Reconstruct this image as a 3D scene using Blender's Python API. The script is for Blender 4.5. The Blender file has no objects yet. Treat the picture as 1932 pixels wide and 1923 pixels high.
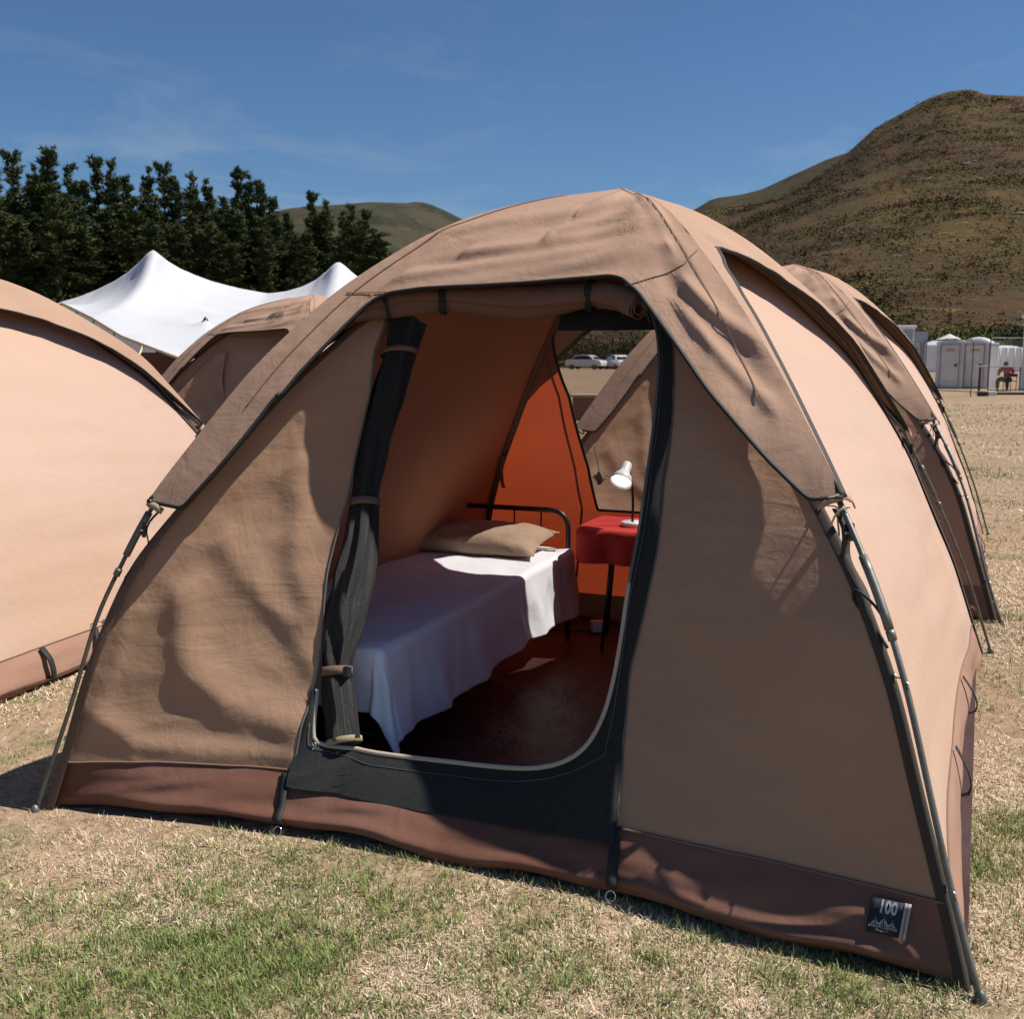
import bpy, math, random
import numpy as np
from mathutils import Vector, noise as mnoise
R = math.radians
scn = bpy.context.scene
col = scn.collection

# ------------------------------------------------------------------ camera
# reference frame used to survey the place: 1932 x 1923 survey units, horizon line at 668
FPX, CX, CY, HOR, HC = 2000., 966., 961., 668., 1.5
PIT = math.atan((CY-HOR)/FPX); CP, SP = math.cos(PIT), math.sin(PIT)
cam = bpy.data.cameras.new('camera'); co = bpy.data.objects.new('camera', cam); col.objects.link(co)
co.location = (0, 0, HC); co.rotation_euler = (math.pi/2-PIT, 0, 0)
cam.sensor_width = 36; cam.lens = 36*FPX/1932; cam.clip_end = 6000; cam.clip_start = .05
cam.dof.use_dof = True; cam.dof.focus_distance = 3.6; cam.dof.aperture_fstop = 9
scn.camera = co
# ------------------------------------------------------------------ light
SUN_EL, SUN_AZ = 56., 85.5      # azimuth measured from +Y towards +X
sdir = np.array([math.sin(R(SUN_AZ))*math.cos(R(SUN_EL)), math.cos(R(SUN_AZ))*math.cos(R(SUN_EL)), math.sin(R(SUN_EL))])
w = bpy.data.worlds.new('World'); scn.world = w; w.use_nodes = True
nt = w.node_tree; bg = nt.nodes['Background']
sky = nt.nodes.new('ShaderNodeTexSky'); sky.sky_type = 'NISHITA'; sky.sun_disc = False
sky.sun_elevation = R(SUN_EL); sky.sun_rotation = R(SUN_AZ); sky.altitude = 600; sky.air_density = 1.0
sky.dust_density = 0.35; sky.ozone_density = 3.0
# thin cirrus mixed into the sky
tc = nt.nodes.new('ShaderNodeTexCoord'); mp = nt.nodes.new('ShaderNodeMapping'); mp.inputs['Scale'].default_value = (2.2, 2.2, 9.0)
mp.inputs['Rotation'].default_value = (0, R(9), 0)
n1 = nt.nodes.new('ShaderNodeTexNoise'); n1.inputs['Scale'].default_value = 1.6; n1.inputs['Detail'].default_value = 9; n1.inputs['Roughness'].default_value = .62; n1.inputs['Distortion'].default_value = .7
cr = nt.nodes.new('ShaderNodeValToRGB'); cr.color_ramp.elements[0].position = .50; cr.color_ramp.elements[1].position = .80
sx = nt.nodes.new('ShaderNodeSeparateXYZ'); mr = nt.nodes.new('ShaderNodeMapRange')
mr.inputs['From Min'].default_value = .03; mr.inputs['From Max'].default_value = .30; mr.inputs['To Min'].default_value = .75; mr.inputs['To Max'].default_value = .06
mu = nt.nodes.new('ShaderNodeMath'); mu.operation = 'MULTIPLY'
mx = nt.nodes.new('ShaderNodeMix'); mx.data_type = 'RGBA'; mx.inputs[7].default_value = (7.0, 7.6, 8.2, 1)
nt.links.new(tc.outputs['Generated'], mp.inputs['Vector']); nt.links.new(mp.outputs[0], n1.inputs['Vector'])
nt.links.new(n1.outputs[0], cr.inputs[0]); nt.links.new(tc.outputs['Generated'], sx.inputs[0]); nt.links.new(sx.outputs[2], mr.inputs[0])
nt.links.new(cr.outputs[0], mu.inputs[0]); nt.links.new(mr.outputs[0], mu.inputs[1]); nt.links.new(mu.outputs[0], mx.inputs[0])
tint = nt.nodes.new('ShaderNodeMix'); tint.data_type = 'RGBA'; tint.blend_type = 'MULTIPLY'; tint.inputs[0].default_value = 1; tint.inputs[7].default_value = (.77, 1.01, 1.22, 1)
nt.links.new(sky.outputs[0], tint.inputs[6]); nt.links.new(tint.outputs[2], mx.inputs[6]); nt.links.new(mx.outputs[2], bg.inputs[0]); bg.inputs[1].default_value = .05
sl = bpy.data.lights.new('sun', 'SUN'); sl.energy = 5.0; sl.angle = R(.53); sl.color = (1, .94, .86)
so = bpy.data.objects.new('sun', sl); col.objects.link(so)
so.rotation_euler = Vector(-sdir).to_track_quat('-Z', 'Y').to_euler()
scn.view_settings.view_transform = 'Standard'; scn.view_settings.look = 'None'; scn.view_settings.exposure = 0.45; scn.view_settings.gamma = 1

# ------------------------------------------------------------------ survey helpers
C0 = np.array([0, 0, HC])
def ray(x, y):
    u = (x-CX)/FPX; v = (y-CY)/FPX
    return np.array([u, CP-v*SP, -(v*CP+SP)])
def ground(x, y, z=0.):
    d = ray(x, y); return C0+d*((z-HC)/d[2])
def at(x, y, Y):
    d = ray(x, y); return C0+d*(Y/d[1])
def proj(P):
    P = np.asarray(P, float)-C0; zc = P[1]*CP-P[2]*SP; yv = P[2]*CP+P[1]*SP
    return np.array([CX+FPX*P[0]/zc, CY-FPX*yv/zc])
def inv(F, px, g, lo=(-.2, -.2), hi=(1.2, 2.3)):
    q = np.array(g, float)
    for _ in range(40):
        r = proj(F(*q))-px; e = 1e-4
        J = np.stack([(proj(F(q[0]+e, q[1]))-proj(F(*q)))/e, (proj(F(q[0], q[1]+e))-proj(F(*q)))/e], 1)
        try: st = np.linalg.solve(J, r)
        except Exception: break
        n = np.linalg.norm(st); st = st*min(1, .15/max(n, 1e-9)); q = q-st
        q = np.clip(q, lo, hi)
        if n < 1e-6: break
    return q
def resample(pts, n):
    pts = np.asarray(pts, float); d = np.r_[0, np.cumsum(np.linalg.norm(np.diff(pts, axis=0), axis=1))]
    t = np.linspace(0, d[-1], n); return np.stack([np.interp(t, d, pts[:, k]) for k in range(pts.shape[1])], 1)
def smooth_path(pts, n, it=2):
    pts = np.asarray(pts, float)
    for _ in range(it):
        a = pts[:-1]*.75+pts[1:]*.25; b = pts[:-1]*.25+pts[1:]*.75
        pts = np.concatenate([pts[:1], np.stack([a, b], 1).reshape(-1, pts.shape[1]), pts[-1:]])
    return resample(pts, n)
def N3(x, y, z=0.): return mnoise.noise(Vector((x, y, z)))

# ------------------------------------------------------------------ materials
def mat(name, c, rough=.8, c2=None, ns=3., nw=(.35, .65), fine=0., bump=0., bscale=60., metal=0., transl=None, tf=.3, alpha=None, emit=None, spec=.5, sheen=0., det=5., attr=None, coat=0., bump2=None):
    m = bpy.data.materials.new(name); m.use_nodes = True; t = m.node_tree; b = t.nodes['Principled BSDF']; out = t.nodes['Material Output']
    b.inputs['Base Color'].default_value = (*c, 1); b.inputs['Roughness'].default_value = rough; b.inputs['Metallic'].default_value = metal
    b.inputs['Specular IOR Level'].default_value = spec; b.inputs['Coat Weight'].default_value = coat
    if sheen: b.inputs['Sheen Weight'].default_value = sheen
    tco = t.nodes.new('ShaderNodeTexCoord'); csock = None
    if attr:
        a = t.nodes.new('ShaderNodeAttribute'); a.attribute_name = attr; csock = a.outputs['Color']
    if c2 is not None:
        nz = t.nodes.new('ShaderNodeTexNoise'); nz.inputs['Scale'].default_value = ns; nz.inputs['Detail'].default_value = det; nz.inputs['Roughness'].default_value = .6
        rp = t.nodes.new('ShaderNodeMapRange'); rp.inputs['From Min'].default_value = nw[0]; rp.inputs['From Max'].default_value = nw[1]
        mi = t.nodes.new('ShaderNodeMix'); mi.data_type = 'RGBA'; mi.inputs[6].default_value = (*c, 1); mi.inputs[7].default_value = (*c2, 1)
        t.links.new(tco.outputs['Object'], nz.inputs['Vector']); t.links.new(nz.outputs[0], rp.inputs[0]); t.links.new(rp.outputs[0], mi.inputs[0]); csock = mi.outputs[2]
        if attr: t.links.new(a.outputs['Color'], mi.inputs[6])
    if fine:
        nf = t.nodes.new('ShaderNodeTexNoise'); nf.inputs['Scale'].default_value = bscale*2.3; nf.inputs['Detail'].default_value = 3
        hf = t.nodes.new('ShaderNodeMapRange'); hf.inputs['From Min'].default_value = .3; hf.inputs['From Max'].default_value = .7; hf.inputs['To Min'].default_value = 1-fine; hf.inputs['To Max'].default_value = 1+fine
        mm = t.nodes.new('ShaderNodeMix'); mm.data_type = 'RGBA'; mm.blend_type = 'MULTIPLY'; mm.inputs[0].default_value = 1
        t.links.new(tco.outputs['Object'], nf.inputs['Vector']); t.links.new(nf.outputs[0], hf.inputs[0]); t.links.new(hf.outputs[0], mm.inputs[7])
        if csock: t.links.new(csock, mm.inputs[6])
        else: mm.inputs[6].default_value = (*c, 1)
        csock = mm.outputs[2]
    if csock: t.links.new(csock, b.inputs['Base Color'])
    if bump:
        nb = t.nodes.new('ShaderNodeTexNoise'); nb.inputs['Scale'].default_value = bscale; nb.inputs['Detail'].default_value = 6; nb.inputs['Roughness'].default_value = .6
        bp = t.nodes.new('ShaderNodeBump'); bp.inputs['Strength'].default_value = bump; bp.inputs['Distance'].default_value = .01 if bump2 is None else bump2
        t.links.new(tco.outputs['Object'], nb.inputs['Vector']); t.links.new(nb.outputs[0], bp.inputs['Height']); t.links.new(bp.outputs[0], b.inputs['Normal'])
    sock = b.outputs[0]
    if emit: b.inputs['Emission Color'].default_value = (*emit[0], 1); b.inputs['Emission Strength'].default_value = emit[1]
    if transl:
        tr = t.nodes.new('ShaderNodeBsdfTranslucent'); tr.inputs[0].default_value = (*transl, 1); ms = t.nodes.new('ShaderNodeMixShader'); ms.inputs[0].default_value = tf
        t.links.new(sock, ms.inputs[1]); t.links.new(tr.outputs[0], ms.inputs[2]); sock = ms.outputs[0]
    if alpha is not None:
        tp = t.nodes.new('ShaderNodeBsdfTransparent'); ms = t.nodes.new('ShaderNodeMixShader'); ms.inputs[0].default_value = alpha
        t.links.new(tp.outputs[0], ms.inputs[1]); t.links.new(sock, ms.inputs[2]); sock = ms.outputs[0]
    t.links.new(sock, out.inputs[0]); return m
def wrinkle_canvas(name, c, c2, transl, tf, crease=.35):
    """canvas: stains, fine cloth mottling, creases (ridged noise) and soft folds"""
    m = mat(name, c, .86, c2, 1.3, (.38, .68), fine=.05, bump=0, bscale=150, transl=transl, tf=tf, spec=.25, sheen=.0)
    t = m.node_tree; b = t.nodes['Principled BSDF']; tco = [n for n in t.nodes if n.type == 'TEX_COORD'][0]
    L = t.links.new; prev = None
    for sc_, rot_, ns_, amp_, dt_ in (((1.2, 1.2, 4.6), (.5, .35, 0), 2.2, crease*.55, 1.4), ((5, 5, 1.2), (.5, -.5, .6), 1.6, crease*.6, 1.2), ((1, 1, 1), (0, 0, 0), 11, .30, .8), ((1, 1, 1), (0, 0, 0), 38, .07, .4), ((1, 1, 1), (0, 0, 0), 330, .05, 0)):
        mpn = t.nodes.new('ShaderNodeMapping'); mpn.inputs['Scale'].default_value = sc_; mpn.inputs['Rotation'].default_value = rot_
        v = t.nodes.new('ShaderNodeTexNoise'); v.inputs['Scale'].default_value = ns_; v.inputs['Detail'].default_value = 5; v.inputs['Roughness'].default_value = .55; v.inputs['Distortion'].default_value = dt_
        m1 = t.nodes.new('ShaderNodeMath'); m1.operation = 'MULTIPLY'; m1.inputs[1].default_value = amp_
        L(tco.outputs['Object'], mpn.inputs[0]); L(mpn.outputs[0], v.inputs['Vector']); L(v.outputs[0], m1.inputs[0])
        if prev:
            ad = t.nodes.new('ShaderNodeMath'); ad.operation = 'ADD'; L(prev, ad.inputs[0]); L(m1.outputs[0], ad.inputs[1]); prev = ad.outputs[0]
        else: prev = m1.outputs[0]
    bp = t.nodes.new('ShaderNodeBump'); bp.inputs['Strength'].default_value = .6; bp.inputs['Distance'].default_value = .016
    L(prev, bp.inputs['Height']); L(bp.outputs[0], b.inputs['Normal'])
    return m
M = {}
def bake_inner_light(m, inner=(.17, .095, .068)):
    """inner face darker than outside: dim light inside the tent put into its colour"""
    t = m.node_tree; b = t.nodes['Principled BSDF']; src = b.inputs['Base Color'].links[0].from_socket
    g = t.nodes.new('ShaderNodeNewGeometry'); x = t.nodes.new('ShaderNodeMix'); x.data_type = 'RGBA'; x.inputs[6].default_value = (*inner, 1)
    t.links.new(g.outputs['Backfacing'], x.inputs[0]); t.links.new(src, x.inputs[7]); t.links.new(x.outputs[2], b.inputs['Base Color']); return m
M['canvas'] = bake_inner_light(wrinkle_canvas('canvas', (.36, .22, .14), (.41, .255, .165), (.5, .13, .05), .05, .7))  # browner than the side walls: front shade put into the colour
M['canvas_side'] = bake_inner_light(wrinkle_canvas('lit_side_canvas', (.47, .33, .26), (.47, .31, .225), (.5, .15, .07), .035, .35), (.38, .17, .09))  # paler: sunlit look put into the colour, warm inside glow into the inner tone
M['side_skirt'] = wrinkle_canvas('tan_skirt', (.29, .165, .115), (.33, .2, .145), (.3, .1, .05), .02, .5)
M['canvas_rear'] = bake_inner_light(wrinkle_canvas('thin_canvas', (.38, .24, .165), (.43, .28, .2), (.88, .13, .04), .17, .3))
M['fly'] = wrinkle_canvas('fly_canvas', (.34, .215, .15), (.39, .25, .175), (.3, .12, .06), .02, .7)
M['skirt'] = wrinkle_canvas('skirt_vinyl', (.15, .064, .042), (.21, .11, .08), (.3, .05, .02), .05)
M['skirt'].node_tree.nodes['Principled BSDF'].inputs['Roughness'].default_value = .6
M['edge'] = mat('black_edging', (.012, .013, .012), .7, bump=.2, bscale=300)
M['web'] = mat('brown_webbing', (.16, .095, .06), .8, bump=.4, bscale=400)
M['darkweb'] = mat('dark_webbing', (.05, .04, .032), .8, bump=.4, bscale=400)
M['steel'] = mat('galvanised_steel', (.20, .20, .18), .5, (.12, .12, .10), 12, metal=.6, fine=.1)
M['oldsteel'] = mat('weathered_pole', (.16, .15, .125), .5, (.1, .085, .06), 14, metal=.6)
M['chrome'] = mat('ring_metal', (.7, .68, .62), .25, metal=1)
M['plastic'] = mat('black_plastic', (.015, .015, .017), .35)
M['net'] = mat('black_net_panel', (.006, .007, .007), .8, (.015, .017, .016), 90, fine=.35, bscale=500, bump=.5)
M['curtain'] = mat('rolled_net', (.007, .008, .008), .5, (.05, .052, .052), 300, nw=(.60, .74), bump=.9, bscale=330, spec=.6)
M['mesh'] = mat('window_mesh', (.13, .09, .065), .9, alpha=.40)
M['zip'] = mat('cream_zip_tape', (.45, .38, .3), .7)
M['greyzip'] = mat('grey_zip_teeth', (.1, .105, .1), .5)
M['cuff'] = mat('khaki_hem', (.32, .26, .16), .85, bump=.3, bscale=300)
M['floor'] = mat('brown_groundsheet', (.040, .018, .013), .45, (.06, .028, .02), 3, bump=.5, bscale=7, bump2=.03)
M['sheet'] = mat('white_cotton', (.88, .89, .95), .85, bump=.6, bscale=13, transl=(.7, .7, .75), tf=.1, bump2=.008)
M['pillow'] = mat('khaki_pillowcase', (.36, .25, .17), .9, (.42, .3, .21), 8, bump=.5, bscale=25)
M['mattress'] = mat('mattress_ticking', (.3, .3, .32), .9)
M['blackmetal'] = mat('black_painted_steel', (.02, .02, .02), .35)
M['redcloth'] = mat('red_tablecloth', (.42, .012, .012), .85, (.5, .03, .02), 6, bump=.3, bscale=60)
M['white'] = mat('white_enamel', (.8, .8, .8), .35)
M['bulb'] = mat('lit_bulb', (1, 1, 1), .4, emit=((1, .98, .95), 5))
M['cord'] = mat('twisted_cord', (.16, .15, .11), .8)
M['navy'] = mat('dark_label_cloth', (.012, .016, .022), .8)
M['print'] = mat('white_print', (.5, .47, .45), .8)
M['darkprint'] = mat('dark_print', (.06, .045, .035), .9)
M['striplabel'] = mat('white_label_strip', (.42, .38, .36), .8)
M['thread'] = mat('seam_thread', (.2, .115, .075), .9)
M['stretch'] = mat('white_stretch_fabric', (.56, .57, .60), .7, (.50, .51, .54), .8, transl=(.7, .7, .72), tf=.15)
M['rope'] = mat('cream_rope', (.5, .42, .3), .9)

# ------------------------------------------------------------------ mesh building
class MB:
    def __init__(s): s.v = []; s.f = []; s.n = 0
    def add(s, v, f):
        v = np.asarray(v, float).reshape(-1, 3); s.v.append(v); s.f += [tuple(i+s.n for i in q) for q in f]; s.n += len(v); return s
    def grid(s, P, closed=False, flip=False):
        P = np.asarray(P, float); n, m = P.shape[:2]; f = []
        for i in range(n-1):
            for j in range(m if closed else m-1):
                a, b, c, d = i*m+j, i*m+(j+1) % m, (i+1)*m+(j+1) % m, (i+1)*m+j
                f.append((a, d, c, b) if flip else (a, b, c, d))
        return s.add(P, f)
    def tube(s, path, r, k=8, cap=True, flat=1., up=(0, 0, 1)):
        path = np.asarray(path, float); n = len(path); r = np.broadcast_to(np.asarray(r, float), (n,))
        T = np.gradient(path, axis=0); T /= np.linalg.norm(T, axis=1)[:, None]+1e-12
        u = np.array(up, float)
        if abs(T[0]@u) > .95: u = np.array([1., 0, 0])
        rows = []
        A = np.cross(T[0], u); A /= np.linalg.norm(A)
        for i in range(n):
            A = A-T[i]*(A@T[i]); A /= np.linalg.norm(A)+1e-12; B = np.cross(T[i], A)
            a = np.arange(k)*2*math.pi/k
            rows.append(path[i]+r[i]*(np.cos(a)[:, None]*A+np.sin(a)[:, None]*B*flat))
        s.grid(rows, closed=True)
        if cap:
            b = s.n-n*k; s.f.append(tuple(b+j for j in range(k))[::-1]); s.f.append(tuple(b+(n-1)*k+j for j in range(k)))
        return s
    def box(s, c, d, rz=0., ax=None):
        c = np.array(c, float); d = np.array(d, float)/2
        v = np.array([[x, y, z] for z in (-1, 1) for y in (-1, 1) for x in (-1, 1)], float)*d
        if ax is not None: v = v@np.array(ax)
        elif rz: cr_, sr_ = math.cos(rz), math.sin(rz); v = np.stack([v[:, 0]*cr_-v[:, 1]*sr_, v[:, 0]*sr_+v[:, 1]*cr_, v[:, 2]], 1)
        return s.add(v+c, [(0, 2, 3, 1), (4, 5, 7, 6), (0, 1, 5, 4), (2, 6, 7, 3), (0, 4, 6, 2), (1, 3, 7, 5)])
    def ribbon(s, path, wdir, w_, th=.002):
        """flat strap with thickness; wdir = width direction(s)"""
        path = np.asarray(path, float); W = np.broadcast_to(np.asarray(wdir, float), path.shape); W = W/np.linalg.norm(W, axis=1)[:, None]
        T = np.gradient(path, axis=0); Nn = np.cross(T, W); Nn /= np.linalg.norm(Nn, axis=1)[:, None]+1e-12
        rows = np.stack([path-W*w_/2-Nn*th/2, path+W*w_/2-Nn*th/2, path+W*w_/2+Nn*th/2, path-W*w_/2+Nn*th/2], 1)
        s.grid(rows, closed=True); b = s.n-len(path)*4
        s.f.append((b+3, b+2, b+1, b)); e = b+(len(path)-1)*4; s.f.append((e, e+1, e+2, e+3)); return s
    def ring(s, c, r, tr, normal, k=20):
        nrm = np.array(normal, float); nrm /= np.linalg.norm(nrm); a = np.cross(nrm, [0, 0, 1.]); 
        if np.linalg.norm(a) < .1: a = np.array([1., 0, 0])
        a /= np.linalg.norm(a); b = np.cross(nrm, a)
        rows = []
        for i in range(k):
            t = 2*math.pi*i/k; d = math.cos(t)*a+math.sin(t)*b
            rows.append([np.array(c)+d*(r+tr*math.cos(q))+nrm*tr*math.sin(q) for q in np.arange(6)*math.pi/3])
        rows.append(rows[0]); return s.grid(rows, closed=True)
    def lathe(s, c, prof, k=24, axis=(0, 0, 1), close=True):
        ax = np.array(axis, float); ax /= np.linalg.norm(ax); a = np.cross(ax, [1., 0, 0]); 
        if np.linalg.norm(a) < .1: a = np.cross(ax, [0, 1., 0])
        a /= np.linalg.norm(a); b = np.cross(ax, a); t = np.arange(k)*2*math.pi/k
        rows = [np.array(c)+ax*h+r*(np.cos(t)[:, None]*a+np.sin(t)[:, None]*b) for r, h in prof]
        return s.grid(rows, closed=True)
    def build(s, name, m, parent=None, smooth=True, solid=0., bevel=0., sub=0):
        me = bpy.data.meshes.new(name); V = np.concatenate(s.v)
        if parent is not None: V = V-np.array(parent_origin(parent))
        me.from_pydata(V.tolist(), [], s.f); me.update()
        o = bpy.data.objects.new(name, me); col.objects.link(o)
        if parent is not None: o.parent = parent
        me.materials.append(m)
        if smooth: me.polygons.foreach_set('use_smooth', [True]*len(me.polygons))
        if solid: md = o.modifiers.new('solid', 'SOLIDIFY'); md.thickness = solid; md.offset = 0
        if bevel: md = o.modifiers.new('bevel', 'BEVEL'); md.width = bevel; md.segments = 2; md.limit_method = 'ANGLE'
        if sub: md = o.modifiers.new('sub', 'SUBSURF'); md.levels = sub; md.render_levels = sub
        return o
def parent_origin(p):
    x = np.zeros(3)
    while p is not None: x = x+np.array(p.location); p = p.parent
    return x
def tag(o, label=None, cat=None, group=None, kind=None):
    if label: o['label'] = label
    if cat: o['category'] = cat
    if group: o['group'] = group
    if kind: o['kind'] = kind
    return o
def thing(name, loc, label, cat, group=None):
    o = bpy.data.objects.new(name, None); col.objects.link(o); o.location = tuple(float(q) for q in loc); o.empty_display_size = .2
    return tag(o, label, cat, group)
def copy_tree(o, parent=None, skip=()):
    c = o.copy(); col.objects.link(c); c.parent = parent
    for ch in list(o.children):
        if ch.name.split('.')[0] in skip: continue
        copy_tree(ch, c, skip)
    return c
def text_mesh(body, size=1., spacing=1., bold=0.):
    cu = bpy.data.curves.new('txt', 'FONT'); cu.body = body; cu.size = size; cu.align_x = 'CENTER'; cu.align_y = 'CENTER'; cu.resolution_u = 3; cu.space_character = spacing; cu.offset = bold
    o = bpy.data.objects.new('txt', cu); col.objects.link(o); dg = bpy.context.evaluated_depsgraph_get(); me = bpy.data.meshes.new_from_object(o.evaluated_get(dg))
    V = np.array([v.co[:] for v in me.vertices]).reshape(-1, 3); F = [tuple(p.vertices) for p in me.polygons]
    bpy.data.objects.remove(o); bpy.data.curves.remove(cu); bpy.data.meshes.remove(me); return V[:, :2], F

# ------------------------------------------------------------------ terrain
def kmline(pts):
    a = []
    for x, y in pts:
        d = ray(x, y); a.append((d[0]/d[1], d[2]/d[1]))
    a.sort(); return np.array(a)
class Hill:
    def __init__(s, pts, Y0, Yp, pw=1.15, amp=5., seed=0., fr=.012):
        s.L = kmline(pts); s.Y0, s.Yp, s.pw, s.amp, s.seed, s.fr = Y0, Yp, pw, amp, seed, fr
    def h(s, k, Y):
        t = (Y-s.Y0)/(s.Yp-s.Y0)
        m = np.interp(k, s.L[:, 0], s.L[:, 1]); ms = np.mean(np.interp(k+np.linspace(-.13, .13, 9), s.L[:, 0], s.L[:, 1])); q_ = min(1, max(0, (t-.35)/.6)); q_ = q_*q_*(3-2*q_) if s.Y0 > 60 else 1.; m = ms*(1-q_)+m*q_; top = HC+s.Yp*m
        if t <= 0: return -.4
        if t > 1: return -.4+(top+.4)*max(0, 1-(t-1)*1.6)
        X = k*Y; n = N3(X*s.fr, Y*s.fr, s.seed)+.5*N3(X*s.fr*2.6, Y*s.fr*2.6, s.seed+5)+.25*N3(X*s.fr*6, Y*s.fr*6, s.seed+9)
        return -.4+(top+.4)*t**s.pw+s.amp*n*min(1, 4*t)*max(0, min(1, (1-t)*6))
    def build(s, name, m, k0, k1, nk, ny, label):
        ks = np.linspace(k0, k1, nk); Ys = np.r_[np.linspace(s.Y0, s.Yp, ny), s.Yp+(s.Yp-s.Y0)*np.array([.15, .35, .62])]
        P = [[(k*Y, Y, s.h(k, Y)) for k in ks] for Y in Ys]
        o = MB().grid(P).build(name, m); tag(o, label, None, None, 'structure'); return o
def terrain_mat(name, cols, scale, bump, bscale):
    m = bpy.data.materials.new(name); m.use_nodes = True; t = m.node_tree; b = t.nodes['Principled BSDF']; b.inputs['Roughness'].default_value = .95; b.inputs['Specular IOR Level'].default_value = .1
    tco = t.nodes.new('ShaderNodeTexCoord'); L = t.links.new
    prev = None
    for i, (c, sc, lo, hi) in enumerate(cols):
        if prev is None:
            rgb = t.nodes.new('ShaderNodeRGB'); rgb.outputs[0].default_value = (*c, 1); prev = rgb.outputs[0]; continue
        n = t.nodes.new('ShaderNodeTexNoise'); n.inputs['Scale'].default_value = sc; n.inputs['Detail'].default_value = 8; n.inputs['Roughness'].default_value = .65
        mp_ = t.nodes.new('ShaderNodeMapping'); mp_.inputs['Location'].default_value = (i*13.7, i*5.1, 0)
        r_ = t.nodes.new('ShaderNodeMapRange'); r_.inputs['From Min'].default_value = lo; r_.inputs['From Max'].default_value = hi
        mi = t.nodes.new('ShaderNodeMix'); mi.data_type = 'RGBA'; mi.inputs[7].default_value = (*c, 1)
        L(tco.outputs['Object'], mp_.inputs[0]); L(mp_.outputs[0], n.inputs['Vector']); L(n.outputs[0], r_.inputs[0]); L(r_.outputs[0], mi.inputs[0]); L(prev, mi.inputs[6]); prev = mi.outputs[2]
    L(prev, b.inputs['Base Color'])
    nb = t.nodes.new('ShaderNodeTexNoise'); nb.inputs['Scale'].default_value = bscale; nb.inputs['Detail'].default_value = 6
    bp = t.nodes.new('ShaderNodeBump'); bp.inputs['Strength'].default_value = bump; bp.inputs['Distance'].default_value = 1.
    L(tco.outputs['Object'], nb.inputs['Vector']); L(nb.outputs[0], bp.inputs['Height']); L(bp.outputs[0], b.inputs['Normal']); return m

mtn = Hill([(-600, 640), (500, 655), (800, 655), (900, 640), (1000, 600), (1100, 560), (1200, 480), (1303, 402), (1360, 391), (1420, 383), (1475, 371), (1520, 348), (1560, 318), (1601, 286), (1650, 241), (1700, 213), (1750, 185), (1790, 171), (1830, 167), (1860, 177), (1932, 180), (2100, 230), (2500, 330), (3200, 480)], 112, 620, 1.06, 2.6, 3.)
ridge = Hill([(-600, 640), (900, 620), (1200, 440), (1309, 396), (1343, 374), (1400, 366), (1436, 357), (1496, 329), (1560, 300), (1613, 282), (1700, 262), (2000, 260), (2600, 400)], 500, 900, 1.1, 6, 8.)
hill = Hill([(-600, 470), (200, 440), (450, 410), (560, 390), (640, 385), (700, 380), (780, 383), (820, 394), (860, 412), (950, 450), (1100, 520), (1300, 610), (2500, 640)], 120, 520, 1.1, 7, 5.)
bank = Hill([(-900, 520), (-200, 530), (150, 540), (400, 540), (640, 556), (720, 580), (800, 610), (900, 690), (1000, 760), (1500, 800)], 46, 110, 1., .8, 2., .05)
MT = terrain_mat('mountain_heath', [((.048, .028, .014), 0, 0, 0), ((.080, .056, .016), .011, .44, .66), ((.082, .040, .021), .03, .50, .66), ((.040, .036, .018), .25, .53, .62), ((.17, .125, .04), .33, .60, .70), ((.15, .13, .11), .06, .72, .78)], 1, .9, .35)
RT = terrain_mat('green_ridge', [((.050, .040, .019), 0, 0, 0), ((.028, .027, .014), .08, .5, .62), ((.09, .07, .03), .2, .6, .7)], 1, .8, .3)
HT = terrain_mat('hill_scrub', [((.052, .046, .028), 0, 0, 0), ((.026, .029, .019), .06, .48, .62), ((.075, .062, .042), .12, .58, .7)], 1, .8, .3)
BT = terrain_mat('bank_soil', [((.12, .075, .045), 0, 0, 0), ((.05, .05, .025), .25, .45, .6), ((.2, .13, .09), .4, .58, .7)], 1, .6, 1.2)
mtn.build('mountain', MT, -.2, 1.6, 600, 130, 'brown heath covered mountain rising behind the field on the right')
ridge.build('ridge', RT, .0, 1.3, 160, 40, 'dark green ridge seen over the left shoulder of the mountain')
hill.build('hill', HT, -1.2, .5, 200, 50, 'low round grey green hill behind the pine trees')
bank.build('slope', BT, -1.3, .25, 160, 40, 'scrubby brown slope the pine trees grow on')
# ground sheet
GM = terrain_mat('dry_field', [((.27, .185, .12), 0, 0, 0), ((.33, .235, .155), .25, .42, .6), ((.10, .115, .045), 2.2, .52, .68), ((.36, .26, .17), 9., .5, .7), ((.12, .085, .05), 30., .52, .7)], 1, .25, 14.)
gx = np.r_[-2500, -900, -300, -100, -40, np.linspace(-16, 16, 60), 40, 100, 300, 900, 2500]; gy = np.r_[-300, -60, -10, np.linspace(-2, 20, 50), 35, 60, 100, 200, 500, 1200, 3000]
P = [[(x, y, (.02*N3(x*.8, y*.8, 1.) if -16 < x < 16 and -2 < y < 20 else 0)-.004*0) for x in gx] for y in gy]
tag(MB().grid(P).build('ground', GM), 'dry short grass field', None, None, 'structure')
def gz(x, y): return .02*N3(x*.8, y*.8, 1.)

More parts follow.
